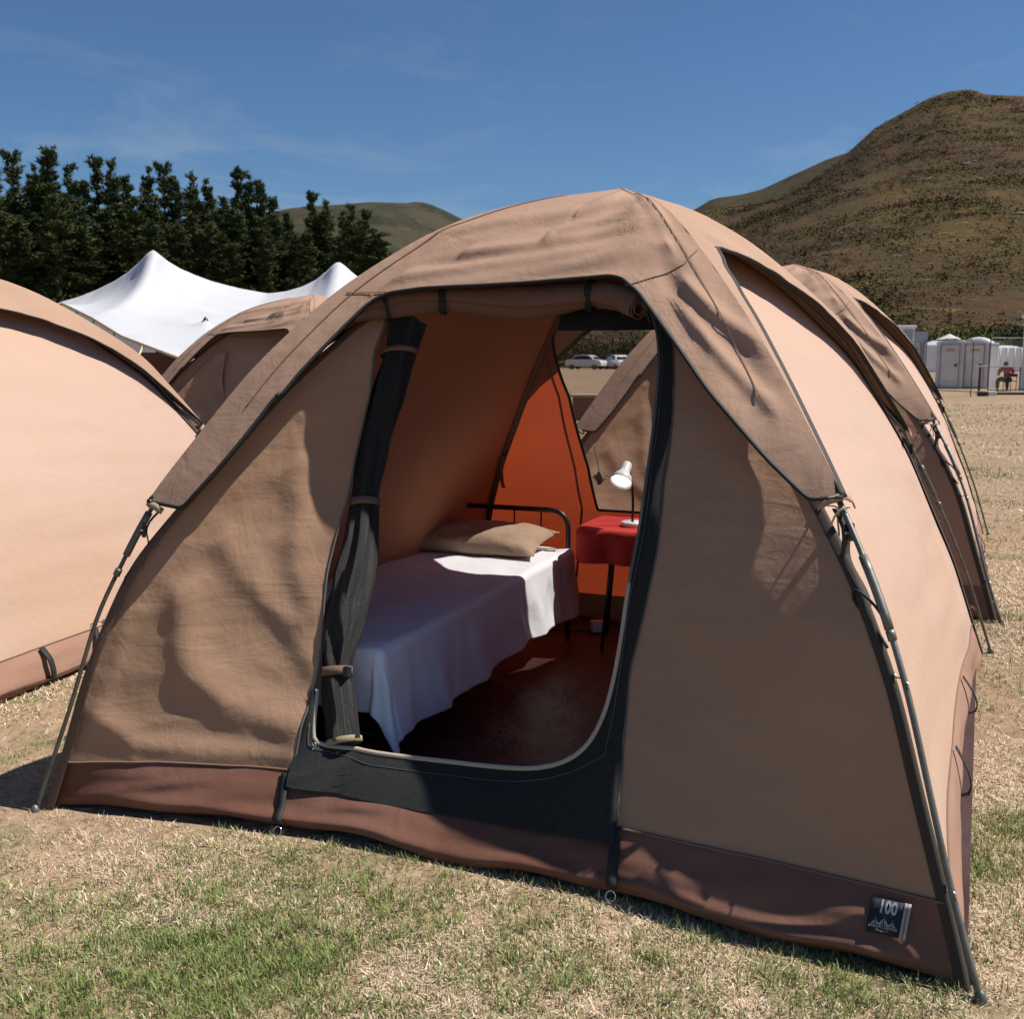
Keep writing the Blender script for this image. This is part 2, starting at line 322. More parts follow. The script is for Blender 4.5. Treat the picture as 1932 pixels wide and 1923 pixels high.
# ------------------------------------------------------------------ main tent geometry
FL, FR, RR = ground(68, 1535), ground(1850, 1893), ground(1869, 1233); RL = FL+RR-FR
CT = (FL+RR)/2; CT[2] = 0
FEET = dict(FL=FL, FR=FR, RR=RR, RL=RL)
APZ = 2.13
POLE = dict(
    FL=[(0, 0), (.13, .35), (.23, .66), (.37, .92), (.42, 1.01), (.62, 1.25), (.78, 1.44), (1.07, 1.70), (1.23, 1.80), (1.5, 1.96), (1.81, 2.06), (2.21, APZ)],
    FR=[(0, 0), (.12, .22), (.32, .68), (.44, .88), (.62, 1.10), (.92, 1.40), (1.17, 1.62), (1.51, 1.87), (1.71, 2.00), (1.9, 2.09), (2.09, APZ)],
    RR=[(0, 0), (.2, .42), (.39, .74), (.69, 1.17), (1.04, 1.60), (1.46, 1.87), (1.74, 2.02), (2.01, 2.10), (2.21, APZ)])
POLE['RL'] = POLE['FR']
SEAM = dict(
    FL=[(.03, 0), (.10, .2), (.17, .43), (.23, .58), (.34, .81), (.50, .99), (.67, 1.17), (.84, 1.36), (1.12, 1.60), (1.28, 1.71), (1.55, 1.86), (1.85, 1.96), (2.21, 2.03)],
    FR=[(.04, 0), (.06, .05), (.13, .2), (.23, .4), (.35, .66), (.47, .83), (.55, .93), (.66, 1.03), (.95, 1.31), (1.2, 1.52), (1.53, 1.76), (1.75, 1.90), (2.09, 2.03)],
    RR=[(.06, 0), (.12, .12), (.30, .5), (.45, .74), (.66, 1.08), (1.00, 1.48), (1.42, 1.78), (1.72, 1.94), (2.21, 2.04)])
SEAM['RL'] = SEAM['FR']
def arc(tab, k, z):
    foot = FEET[k]; L = np.linalg.norm((CT-foot)[:2]); t = np.array(tab[k]); s = np.interp(z, t[:, 1], t[:, 0]); P = foot+(CT-foot)*(s/t[-1, 0]); P = P.copy(); P[2] = z; return P
def smooth_tab(tab):
    for k in tab:
        t = np.array(tab[k]); zz = np.linspace(0, t[-1, 1], 60); ss = np.interp(zz, t[:, 1], t[:, 0])
        for _ in range(6): ss[1:-1] = .25*ss[:-2]+.5*ss[1:-1]+.25*ss[2:]
        tab[k] = list(zip(ss, zz))
smooth_tab(SEAM); smooth_tab(POLE)
FACES = dict(front=('FR', 'FL'), right=('RR', 'FR'), rear=('RL', 'RR'), left=('FL', 'RL'))
BOW = dict(front=.34, right=.05, rear=.12, left=.02)
def outward(face):
    a, b = FACES[face]; d = FEET[b]-FEET[a]; n = np.array([-d[1], d[0], 0]); n /= np.linalg.norm(n)
    return n if n@(FEET[a]-CT) > 0 else -n
OUT = {f: outward(f) for f in FACES}
def wall(face, u, z, wr=True):
    a, b = FACES[face]; P = arc(SEAM, a, z)*(1-u)+arc(SEAM, b, z)*u
    sh = 4*u*(1-u)
    k = max(0, 1-z/2.)**1.1
    if face == 'front':
        # the two front panels meet at an angle along the left door edge
        t = u/.66 if u < .66 else (1-u)/.34; v_ = t-.22*math.exp(-((u-.66)/.10)**2); sh = v_*1.15
        k = (.60+.62*math.sin(min(1, z/1.5)*math.pi)**1.) if z < 1.5 else .60
        k *= max(0, min(1, (2.0-z)/.55))
    if face == 'right': k = max(0, 1-z/.8)
    P = P-OUT[face]*BOW[face]*sh*k
    return P
def wallF(face): return lambda u, z: wall(face, u, z)
# soft folds laid over the walls (metres, outwards)
def seg_dist(p, poly):
    best = 9; 
    for a, b in zip(poly[:-1], poly[1:]):
        ab = b-a; t = np.clip((p-a)@ab/(ab@ab), 0, 1); d = p-(a+t*ab); n = np.linalg.norm(d)
        if n < abs(best): best = n*np.sign(ab[0]*d[1]-ab[1]*d[0]+1e-12)
    return best
WF = 2.86
def uvm(pts): return [np.array([q[0]*WF, q[1]]) for q in (inv(wallF('front'), np.array(p, float), (.8, .6)) for p in pts)]
FOLDS = [(uvm([(352, 1120), (350, 1200), (372, 1270), (440, 1325), (565, 1372)]), .026, .06),
         (uvm([(425, 1020), (470, 1090), (530, 1150), (592, 1250)]), .013, .045),
         (uvm([(560, 880), (572, 960), (566, 1060), (590, 1150)]), .016, .055),
         (uvm([(150, 1330), (260, 1405), (400, 1418), (550, 1425)]), .012, .030),
         (uvm([(240, 1150), (215, 1250), (170, 1380)]), .010, .035)]
def wfront(u, z):
    P = wall('front', u, z); d = 0
    if u > .45:
        p = np.array([u*WF, z]); e = min(1, (u-.45)*5)*min(1, (1-u)*25)
        for poly, A, wd in FOLDS: d += A*math.exp(-(seg_dist(p, poly)/wd)**2)*e
        d += e*.006*N3(u*9+z*5, z*7-u*3, 4.)+e*.012*N3(u*6.1+z*1.2, z*1.6, 7.)+e*.003*max(0, 1-3*abs(N3(u*7-z*4, z*5+u*4, 29.)))**2
    else:
        e = min(1, u*12); d += .009*N3(u*4, z*2.5, 9.)*e+.004*N3(u*9+z*6, z*5-u*9, 19.)*e+.003*max(0, 1-3*abs(N3(u*5-z*3, z*4+u*3, 29.)))**2*e
    return P+OUT['front']*d
def wside(face, amp=.016):
    def F(u, z):
        P = wall(face, u, z); e = min(1, u*12, (1-u)*12)
        d = amp*N3(u*3+.3, z*2.2, 11.+len(face))+amp*.35*N3(u*3+z*2, z*9-u*2, 2.)
        if face == 'right': d += .02*math.exp(-((u-.15)/.1)**2-((z-.25)/.2)**2)+.016*math.exp(-((u-.12+(z-.7)*.12)/.04)**2-((z-.7)/.35)**2)
        return P+OUT[face]*d*e
    return F
FLYFOLDS = []
RAD = {k: np.array([*(FEET[k]-CT)[:2], 0])/np.linalg.norm((FEET[k]-CT)[:2]) for k in FEET}
def flyF(face):
    a, b = FACES[face]
    def F(u, z):
        z = max(0, min(APZ, z)); P = arc(POLE, a, z)*(1-u)+arc(POLE, b, z)*u
        sag = 4*u*(1-u)
        k = (1-z/APZ)
        wa, wb = math.exp(-(u/.05)**2), math.exp(-((1-u)/.05)**2)
        out = OUT[face]*(.018)*(1-wa-wb)+(RAD[a]*wa+RAD[b]*wb)*.018+np.array([0, 0, .02])
        d = -.02*sag*k
        # slack folds running across the cloth
        e = min(1, max(0, min(u, 1-u)-.055)*7)*min(1, (APZ-z)*8)
        out = out-np.array([0, 0, .014*math.exp(-((APZ-z)/.05)**2)])
        zz = z+.16*u if face == 'front' else z+.05*math.sin(u*3)
        def crease(x, y, sd): return (1-abs(N3(x, y, sd))*2.4)
        d += e*(.018*N3(u*1.3+1, zz*9, 3.+len(face))+.010*N3(u*2.1, zz*21, 6.)+.0035*max(0, crease(u*1.1, zz*8, 15.))**3)
        if face == 'front':
            near = min(1, max(0, (z-1.72)/.12))*min(1, (APZ-z)*9)
            d += near*math.exp(-((u-.28)/.22)**2)*(.045*N3(u*2.6, (z+.34*u)*14, 21.)+.014*N3(u*4.0, (z+.34*u)*27, 23.))
        if face == 'front' and FLYFOLDS:
            p_ = np.array([u*2., z])
            for poly, A_, wd_ in FLYFOLDS:
                sd_ = seg_dist(p_, poly); d += A_*1.15*math.exp(-(sd_/wd_)**2)
        if u < .16 and face == 'front': d += .020*N3(u*10, z*4.2, 31.)*min(1, u*25)*min(1, (.16-u)*25)
        return P+out+OUT[face]*d+np.array([0, 0, d*.5])
    return F
ZTOP = 1.60
# ---- main tent root
tent = thing('canvas_tent', (CT[0], CT[1], 0), 'large tan canvas dome tent in front with open doorway and a bed inside', 'tent', 'tan canvas dome tents on the field')
TW = 2.86
# surveyed outlines of the doorway
def solve(face, pts, g=(.5, .8)): 
    out = []; q = g
    for p in pts: q = inv(wallF(face), np.array(p, float), q); out.append(q)
    return np.array(out)
Ldoor = solve('front', [(553, 1452), (575, 1370), (605, 1255), (655, 950), (700, 740), (731, 612), (738, 582)], (.7, .3))
Rdoor = solve('front', [(1165, 1550), (1175, 1425), (1188, 1265), (1206, 1190), (1236, 1057), (1252, 912), (1270, 688), (1268, 612), (1262, 580)], (.35, .3))
seamtop = solve('front', [(118, 1438), (300, 1437), (420, 1443), (553, 1453), (800, 1497), (1000, 1532), (1165, 1560), (1400, 1613), (1600, 1660), (1797, 1707)], (.97, .2))
_o = np.argsort(seamtop[:, 0]); st_u, st_z = seamtop[_o, 0], seamtop[_o, 1]
def zseam(u): return float(np.interp(u, st_u, st_z))
def curve_u(D, z): o = np.argsort(D[:, 1]); return float(np.interp(z, D[o, 1], D[o, 0]))
zd = min(Ldoor[-1, 1], Rdoor[-1, 1]); print('door top z', Ldoor[-1], Rdoor[-1], 'seam', st_z)
def panel(F, u0f, u1f, z0f, z1, nu, nz):
    rows = []
    for j in range(nz+1):
        row = []
        for i in range(nu+1):
            a = i/nu; z = None
            # bottom follows the seam, so iterate u/z together
            zt = .2+(z1-.2)*j/nz
            for _ in range(3):
                u = u0f(zt)*(1-a)+u1f(zt)*a; zb = z0f(u); zt = zb+(z1-zb)*j/nz
            row.append(F(u, zt))
        rows.append(row)
    return rows
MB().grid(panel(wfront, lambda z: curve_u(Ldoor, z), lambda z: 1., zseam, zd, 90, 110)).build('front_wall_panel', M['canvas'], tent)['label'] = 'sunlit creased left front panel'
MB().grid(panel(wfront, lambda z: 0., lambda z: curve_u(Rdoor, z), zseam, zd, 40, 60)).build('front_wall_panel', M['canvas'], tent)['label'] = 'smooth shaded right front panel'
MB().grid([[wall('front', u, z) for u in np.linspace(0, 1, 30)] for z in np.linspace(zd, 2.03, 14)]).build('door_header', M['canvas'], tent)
MB().grid([[wall('front', u, z)-OUT['front']*.012 for u in np.linspace(curve_u(Rdoor, zd), curve_u(Rdoor, zd)+.34, 30)] for z in (zd+.01, zd-.03, zd-.075)]).build('net_header', M['net'], tent)
# skirt (the darker brown vinyl band along the ground)
hemp = [(86, 1524), (180, 1531), (300, 1543), (420, 1552), (540, 1566), (670, 1595), (800, 1626), (1000, 1664), (1150, 1697), (1300, 1743), (1450, 1782), (1600, 1815), (1750, 1850), (1828, 1870)]
hem = []
for p in hemp:
    g = ground(*p); g = g-FR; a = (FL-FR); L = np.linalg.norm(a); hem.append(((g@a)/L/L, g@OUT['front']))
hem = np.array(sorted(hem))
def skirt(u, v):
    """v = 0 at the ground, 1 at the seam"""
    u_ = min(max(u, 0), 1); z1 = zseam(u_); T = wall('front', u_, z1)
    B = FR+(FL-FR)*u_+OUT['front']*np.interp(u_, hem[:, 0], hem[:, 1])
    B = B.copy(); B[2] = .012+.026*max(0, .5+1.3*N3(u_*9, 3, 1))*min(1, 10*u_, 10*(1-u_))
    P = B*(1-v)+T*v; e = math.sin(math.pi*min(max(v, 0), 1)**.8)*min(1, 12*u_, 12*(1-u_))
    bul = .022+.018*N3(u_*5, 1.2, 0)+.012*N3(u_*17+v*2, v*3, 5)
    low = math.exp(-((v-.2)/.13)**2)*(.016+.014*N3(u_*6, 7.7, 0))*min(1, 12*u_, 12*(1-u_))
    return P+OUT['front']*(bul*e+low)
MB().grid([[skirt(u, v) for u in np.linspace(0, 1, 200)] for v in np.linspace(0, 1, 26)]).build('skirt', M['skirt'], tent)
def seam_line(F, pts, r=.0022, off=.003, face='front', n=80):
    pts = resample(pts, n); return [F(u, z)+OUT[face]*off for u, z in pts]
# seam stitching where wall meets skirt
mb = MB()
mb.tube([wfront(u, zseam(u))+OUT['front']*.004 for u in np.linspace(.0, curve_u(Rdoor, .25), 40)], .0035, 6)
mb.build('seam', M['thread'], tent); mb = MB()
mb.tube([wfront(u, zseam(u))+OUT['front']*.004 for u in np.linspace(curve_u(Ldoor, .25), .995, 50)], .0035, 6)
mb.build('seam', M['thread'], tent)
# door panel side bindings
for D in (Ldoor, Rdoor):
    mb = MB(); mb.tube([wfront(u, z)+OUT['front']*.002 for u, z in resample(D, 60)], .004, 6); mb.build('door_binding', M['greyzip'], tent)
# black net surround of the doorway (loft between outer panel line and the zip)
outer = solve('front', [(590, 1300), (575, 1370), (553, 1452), (552, 1478), (800, 1522), (1000, 1556), (1166, 1585), (1166, 1550), (1175, 1425), (1188, 1265), (1206, 1190), (1236, 1057), (1252, 912), (1270, 688), (1264, 600), (1256, 582)], (.7, .3))
inner = solve('front', [(600, 1300), (592, 1380), (596, 1405), (700, 1419), (850, 1438), (960, 1449), (1020, 1449), (1070, 1436), (1108, 1408), (1135, 1362), (1155, 1300), (1174, 1190), (1190, 1080), (1207, 990), (1226, 850), (1240, 740), (1244, 650), (1236, 606), (1226, 584)], (.7, .35))
def param_by_len(pts, n): return resample(pts, n)
oa = np.concatenate([resample(outer[:3], 14)[:-1], resample(outer[2:7], 50)[:-1], resample(outer[6:], 60)])
ia = np.concatenate([resample(inner[:4], 14)[:-1], resample(inner[3:10], 50)[:-1], resample(inner[9:], 60)])
rows = []
for k in range(9):
    a = k/8
    rows.append([wall('front', *(o_*(1-a)+i_*a))+OUT['front']*(.008*math.sin(math.pi*a)+.010-.010*a+.026*(1-a)**1.3*min(1, max(0, min(i0-10, 66-i0)/5))) for i0, (o_, i_) in enumerate(zip(oa, ia))])
MB().grid(rows).build('net_surround', M['net'], tent)
zp = [wall('front', *q)+OUT['front']*.004 for q in smooth_path(inner, 120)]
nz_ = 66
MB().tube(zp[:nz_], .0075, 8, flat=.5).build('door_zip', M['zip'], tent)
MB().tube(zp[nz_-1:], .0055, 8, flat=.6).build('door_zip', M['greyzip'], tent)
zl = [wall('front', *q)+OUT['front']*.016 for q in resample(ia*.72+oa*.28, 160)]
mb = MB()
mb.tube(zl[8:158], .0011, 4)
mb.build('stitching', M['greyzip'], tent)
zpp = wall('front', *inv(wallF('front'), np.array([598, 1404.]), (.7, .3)))+OUT['front']*.015
mb = MB(); AX = (FL-FR)/np.linalg.norm(FL-FR)
mb.ribbon([zpp, zpp+[0, 0, -.012]+OUT['front']*.004+AX*.006, zpp+[0, 0, -.042]+AX*.014], AX, .010, .003); mb.ring(zpp+[0, 0, .004], .006, .002, OUT['front']); mb.build('zip_pull', M['chrome'], tent)
# black webbing ties hanging from the sill to the pegs
for x0, y0, x1, y1 in ((543, 1456, 530, 1552), (1165, 1556, 1156, 1672)):
    q0 = inv(skirt, np.array([x0, y0]), (.5, .95), (-.1, 0), (1.1, 1.05)); q1 = inv(skirt, np.array([x1, y1]), q0, (-.1, -.05), (1.1, 1.05))
    path = [skirt(*(q0*(1-a)+q1*a))+OUT['front']*(.012) for a in np.linspace(0, 1, 14)]
    s_ = MB().ribbon(path, AX, .030, .004).build('sill_strap', M['edge'], tent)
    MB().ring(path[-1]+np.array([0, 0, -.02])+OUT['front']*.008, .014, .002, OUT['front']+np.array([0, 0, .4])).build('ring', M['chrome'], s_)
# side, rear and left walls
ws = {f: wside(f) for f in ('right', 'left', 'rear')}
ZS = .18
for f in ('right', 'left'):
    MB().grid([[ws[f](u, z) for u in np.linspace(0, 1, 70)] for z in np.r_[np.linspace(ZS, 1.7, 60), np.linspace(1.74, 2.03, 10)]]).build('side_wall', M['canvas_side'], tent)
def side_skirt(f):
    def F(u, v):
        T = ws[f](u, ZS); B = wall(f, u, 0.); B = B+OUT[f]*(.0*u+.010*N3(u*9, 2, 3)); B[2] = .01
        P = B*(1-v)+T*v; return P+OUT[f]*(.010+.012*N3(u*8, v*2, 6))*math.sin(math.pi*v)*min(1, 12*u, 12*(1-u))
    return F
SK = {f: side_skirt(f) for f in ('right', 'left', 'rear')}
for f in SK: MB().grid([[SK[f](u, v) for u in np.linspace(0, 1, 90)] for v in np.linspace(0, 1, 12)]).build('skirt', M['side_skirt'], tent)
for f in ('right', 'left'):
    MB().tube([ws[f](u, ZS)+OUT[f]*.003 for u in np.linspace(.01, .99, 60)], .003, 6).build('seam', M['thread'], tent)
for u in (.62, .33):
    path = [SK['right'](u+.012*math.sin(a*3), 1-a)+OUT['right']*(.014+.02*math.sin(a*math.pi)) for a in np.linspace(0, 1.0, 14)]
    MB().ribbon(path, (RR-FR), .028, .004).build('skirt_strap', M['edge'], tent)
# rear wall with the mesh window; window outline surveyed through the doorway
win = solve('rear', [(1035, 596), (1043, 612), (1075, 750), (1110, 880), (1128, 962)], (.5, 1.4))
wr_z0 = win[-1, 1]; wr_z1 = win[0, 1]; print('window', win)
uR = .80; ul = lambda z: float(np.interp(z, win[::-1, 1], win[::-1, 0])); 
u_hi = lambda z: min(.92, ul(wr_z0)+ (ul(wr_z0)-ul(z))*-1. + .30)
u_hi = lambda z: ul(wr_z0)+.26-(ul(z)-ul(wr_z0))*0.6
zsA = np.linspace(ZS, wr_z0, 12); zsB = np.linspace(wr_z0, wr_z1, 40); zsC = np.linspace(wr_z1, 2.03, 10)
MB().grid([[ws['rear'](u, z) for u in np.linspace(0, 1, 60)] for z in zsA]).grid([[ws['rear'](ul(z)*a, z) for a in np.linspace(0, 1, 30)] for z in zsB]).grid([[ws['rear'](u_hi(z)+(1-u_hi(z))*a, z) for a in np.linspace(0, 1, 30)] for z in zsB]).grid([[ws['rear'](u, z) for u in np.linspace(0, 1, 60)] for z in zsC]).build('rear_wall', M['canvas_rear'], tent)
rw = MB().grid([[ws['rear'](ul(z)+(u_hi(z)-ul(z))*a, z) for a in np.linspace(0, 1, 12)] for z in zsB]).build('rear_window', M['mesh'], tent)
IN = -OUT['rear']
mb = MB(); mb.ribbon([ws['rear'](ul(z), z)+IN*.004 for z in zsB], AX, .014, .004); mb.ribbon([ws['rear'](u_hi(z), z)+IN*.004 for z in zsB], AX, .014, .004)
mb.ribbon([ws['rear'](u, wr_z0)+IN*.004 for u in np.linspace(ul(wr_z0), u_hi(wr_z0), 12)], (0, 0, 1), .014, .004); mb.ribbon([ws['rear'](u, wr_z1)+IN*.004 for u in np.linspace(ul(wr_z1), u_hi(wr_z1), 12)], (0, 0, 1), .014, .004)
mb.build('window_binding', M['edge'], rw)
MB().ribbon([ws['rear'](ul(z)-.028-.01*(1.7-z), z)+IN*.003 for z in np.linspace(ZS, 1.8, 30)], AX, .012, .002).build('inner_seam', M['web'], tent)
for k_ in ('RL', 'RR'):
    MB().ribbon([arc(SEAM, k_, z)*.985+np.array([CT[0], CT[1], z])*.015 for z in np.linspace(.1, 1.95, 40)], AX, .03, .003).build('inner_seam', M['web'], tent)
# floor
def base(u, v):
    f0 = skirt(u, 0)-OUT['front']*.02; r0 = wall('rear', 1-u, 0)-OUT['rear']*.02; P = f0*(1-v)+r0*v; P = P.copy(); P[2] = .035+.012*N3(P[0]*3, P[1]*3, 2)+.01*N3(P[0]*9, P[1]*7, 5); return P
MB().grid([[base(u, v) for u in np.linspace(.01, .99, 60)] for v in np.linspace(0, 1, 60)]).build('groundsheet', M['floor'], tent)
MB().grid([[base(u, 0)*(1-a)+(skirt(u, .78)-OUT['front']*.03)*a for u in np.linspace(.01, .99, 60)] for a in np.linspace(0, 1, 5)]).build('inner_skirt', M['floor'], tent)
# ------------------------------------------------ flysheet
def fsolve(face, pts, g):
    out = []; q = np.array(g, float); F = flyF(face)
    for p in pts: q = inv(F, np.array(p, float), q, (-.05, .8), (1.05, 2.12)); out.append(q)
    return np.array(out)
fe = fsolve('front', [(345, 957), (392, 905), (440, 850), (500, 782), (560, 700), (620, 640), (670, 590), (700, 565), (735, 550), (800, 541), (900, 536), (1000, 530), (1080, 523), (1150, 517), (1175, 522), (1205, 548), (1240, 595), (1290, 665), (1340, 738), (1400, 808), (1450, 865), (1528, 940)], (.98, 1.0))
_ff = []
for pts_, A_, wd_ in (([(1040, 446), (1130, 418), (1235, 388)], .020, .026), ([(880, 478), (1050, 458), (1190, 425), (1250, 412)], .016, .028), ([(760, 520), (950, 498), (1120, 478), (1260, 462)], .014, .030), ([(1090, 405), (1160, 385), (1210, 372)], .014, .02), ([(830, 440), (960, 415), (1080, 402)], .012, .03), ([(1300, 540), (1350, 590), (1420, 640)], .016, .035), ([(1290, 590), (1370, 680), (1450, 760)], .012, .03)):
    _ff.append(([np.array([q[0]*2., q[1]]) for q in fsolve('front', pts_, (.3, 1.85))], A_, wd_))
FLYFOLDS += _ff
TIE = {'FL': 1.0, 'FR': 1.10, 'RR': 1.14, 'RL': 1.1}
fr_ = np.array([[.0, 0], [.03, 0], [.06, .18], [.12, .42], [.2, .60], [.28, .70], [.36, .755], [.46, .78], [.58, .775], [.68, .74], [.76, .69], [.84, .6], [.9, .48], [.95, .3], [.98, 0], [1, 0]])
re_ = fsolve('right', [(1556, 905), (1528, 814), (1500, 740), (1452, 650), (1395, 555), (1369, 489), (1444, 519), (1488, 571), (1573, 674), (1637, 752), (1694, 828)], (.97, 1.1))
print('fly front', fe.round(2).tolist()); print('fly right', re_.round(2).tolist())
def mono(e, ta, tb):
    """edge as z(u): sorted, with the tie heights at both poles"""
    o = np.argsort(e[:, 0]); e = e[o]; e = e[(e[:, 0] > .006) & (e[:, 0] < .994)]
    return np.r_[[[0, ta]], e, [[1, tb]]]
ztf = mono(fe, TIE['FR'], TIE['FL'])
def generic(ta, tb, tt=1.80):
    u = np.array([0, .04, .09, .16, .24, .33, .42, .5, .58, .67, .76, .84, .91, .96, 1]); s_ = np.array([0, .3, .52, .70, .84, .93, .98, 1, .98, .93, .84, .70, .52, .3, 0])
    b_ = ta*(1-u)+tb*u; return np.stack([u, b_+(tt-b_)*s_], 1)
_ru = np.array([0, .03, .06, .11, .18, .28, .4, .55, .7, .82, .9, .945, .97, .985, 1]); _rs = np.array([0, .3, .5, .68, .80, .9, .96, 1, 1.02, 1.0, .9, .75, .5, .3, 0])
_rb = TIE['RR']*(1-_ru)+TIE['FR']*_ru; RE = np.stack([_ru, _rb+(1.86-_rb)*_rs], 1)
EDGE = dict(front=ztf, right=RE, rear=generic(TIE['RL'], TIE['RR'], 1.78), left=generic(TIE['FL'], TIE['RL'], 1.8))
fly = MB(); edges = []; 
ucols = np.unique(np.r_[np.linspace(0, .1, 22), np.linspace(.1, .9, 75), np.linspace(.9, 1, 22)])
ucols = np.sort(ucols)
for f in FACES:
    F = flyF(f); E_ = EDGE[f]; cols = []
    for u in ucols:
        z0 = float(np.interp(u, E_[:, 0], E_[:, 1])); cols.append([F(u, z0+(APZ-z0)*a) for a in np.linspace(0, 1, 46)])
    cols = np.array(cols); fly.grid(cols); edges.append((f, cols[:, 0]))
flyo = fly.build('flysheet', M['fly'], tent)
for f, e in edges:
    e = smooth_path(e, 170, 1)
    MB().tube(e-np.array([0, 0, .004]), .013, 6, flat=.5).build('fly_edging', M['edge'], flyo)
# sewn seams on the fly: down the pole ridges, and across the front
mb = MB()
for k, f in (('FR', 'front'), ('FL', 'front')):
    F = flyF(f); u_ = .05 if k == 'FR' else .95
    mb.tube([F(u_, z)+OUT[f]*.003+np.array([0, 0, .002]) for z in np.linspace(1.35 if k == 'FR' else 1.3, 2.08, 50)], .0018, 4)
mb.tube([flyF('front')(u, z)+OUT['front']*.002+np.array([0, 0, .003]) for u, z in resample(fsolve('front', [(1180, 540), (1240, 522), (1290, 500), (1318, 470)], (.2, 1.7)), 20)], .002, 4)
mb.tube([flyF('front')(u, z)+OUT['front']*.002+np.array([0, 0, .003]) for u, z in resample(fsolve('front', [(655, 553), (700, 553), (738, 552)], (.9, 1.6)), 10)], .002, 4)
mb.build('seam', M['thread'], flyo)
# cuff at each arm end
def pole_dir(k, z): d = arc(POLE, k, z+.02)-arc(POLE, k, z); return d/np.linalg.norm(d)
def radial(k): d = FEET[k]-CT; d = np.array([d[0], d[1], 0]); return d/np.linalg.norm(d)
def tangent(k): r_ = radial(k); return np.array([-r_[1], r_[0], 0])
for k in FEET:
    z = TIE[k]; p = arc(POLE, k, z); r_, tg = radial(k), tangent(k); d_ = pole_dir(k, z)
    up = np.cross(tg, d_); up = up if up[2] > 0 else -up
    path = [p+tg*s_*.06+up*(.024-.9*s_*s_*.05)+d_*(.006*N3(s_*4, 1)) for s_ in np.linspace(-1, 1, 14)]
    MB().ribbon(path, d_, .022, .004).build('arm_cuff', M['cuff'] if k == 'FL' else M['fly'], flyo)
# ------------------------------------------------ poles, ferrules, hooks, straps, corner sleeves
for k in FEET:
    zs = np.r_[np.linspace(0, 1.7, 44), np.linspace(1.74, APZ, 16)]
    pts = [arc(POLE, k, z)+radial(k)*(.004-.03*min(1, max(0, (z-TIE[k]-.02)/.12)))-np.array([0, 0, .02*min(1, max(0, (z-TIE[k]-.02)/.12))]) for z in zs]; pts[0] = pts[0]-np.array([0, 0, .03])
    po = MB().tube(pts, .0082 if k == 'FR' else .007, 10).build('tent_pole', M['steel'] if k in ('FR', 'RR') else M['oldsteel'], tent)
    fz = np.linspace(.80, .97, 6) if k in ('FR',) else np.linspace(.84, .98, 6)
    MB().tube([arc(POLE, k, z)+radial(k)*.004 for z in fz], .0122, 10).tube([arc(POLE, k, z)+radial(k)*.004 for z in (.775, .79, .797)], .0118, 10).build('ferrule', M['steel'], po)
    p0 = arc(POLE, k, .012)+radial(k)*.006
    MB().lathe(p0-np.array([0, 0, .03]), [(0, 0), (.013, 0), (.015, .03), (.010, .045), (0, .05)], 12).build('pole_foot', M['steel'], po)
    # dark sleeve along the corner seam
    tg = tangent(k); r_ = radial(k)
    rows = []
    for z in np.linspace(.01, 1.9, 60):
        c_ = arc(SEAM, k, z); rows.append([c_+tg*a*(.019 if k == 'FR' else .026)+r_*(.004+b) for a, b in ((-1, -.022), (-.4, 0), (0, .004), (.4, 0), (1, -.022))])
    MB().grid(rows).build('corner_sleeve', M['web'] if k in ('FL', 'RL') else M['darkweb'], tent)
    for z in ((.22, .68, 1.08) if k == 'FR' else (.24, .62) if k == 'FL' else (.25, .7, 1.05)):
        a = arc(SEAM, k, z)+r_*.004; b = arc(POLE, k, z)+r_*.004; ext = (b-a)/np.linalg.norm(b-a)
        mb = MB(); mb.tube([a, a*.4+b*.6+np.array([0, 0, .006]), b+ext*.012, b+ext*.016+np.array([0, 0, -.012])], .0022, 6); mb.ring(a, .009, .0025, tg)
        mb.build('pole_hook', M['chrome'] if k != 'RR' else M['steel'], tent)
    # adjustable strap with buckle holding the fly arm down
    za, zb = TIE[k]-.01, TIE[k]-.26
    A_ = arc(POLE, k, za); B_ = arc(SEAM, k, zb)+r_*.01
    mid = [A_*(1-a)+B_*a-r_*.0+r_*(.018*math.sin(a*9))-tg*0 for a in np.linspace(0, 1, 16)]
    st_ = MB().ribbon([q-np.array([0, 0, .01])-r_*.02 for q in mid], tg, .026, .003).build('fly_strap', M['darkweb'], tent)
    bk = mid[4]-r_*.012; d_ = np.array(mid[6])-np.array(mid[2]); d_ /= np.linalg.norm(d_); n_ = np.cross(tg, d_); ax = np.array([tg, d_, n_])
    mb = MB(); mb.box(bk, (.038, .05, .012), ax=ax); mb.build('buckle', M['plastic'], st_, smooth=False, bevel=.003)
    MB().box(bk+r_*.008, (.034, .007, .008), ax=ax).build('buckle_bar', M['chrome'], st_, smooth=False, bevel=.001)
    lp = A_-np.array([0, 0, .12])+r_*.01
    loop = [lp+r_*(.05*math.sin(t)*1.0-.02)+np.array([0, 0, -.09+.09*math.cos(t)]) for t in np.linspace(-.4, 3.3, 18)]
    MB().ribbon(loop, tg, .020, .002).build('loose_webbing', M['web'], tent)
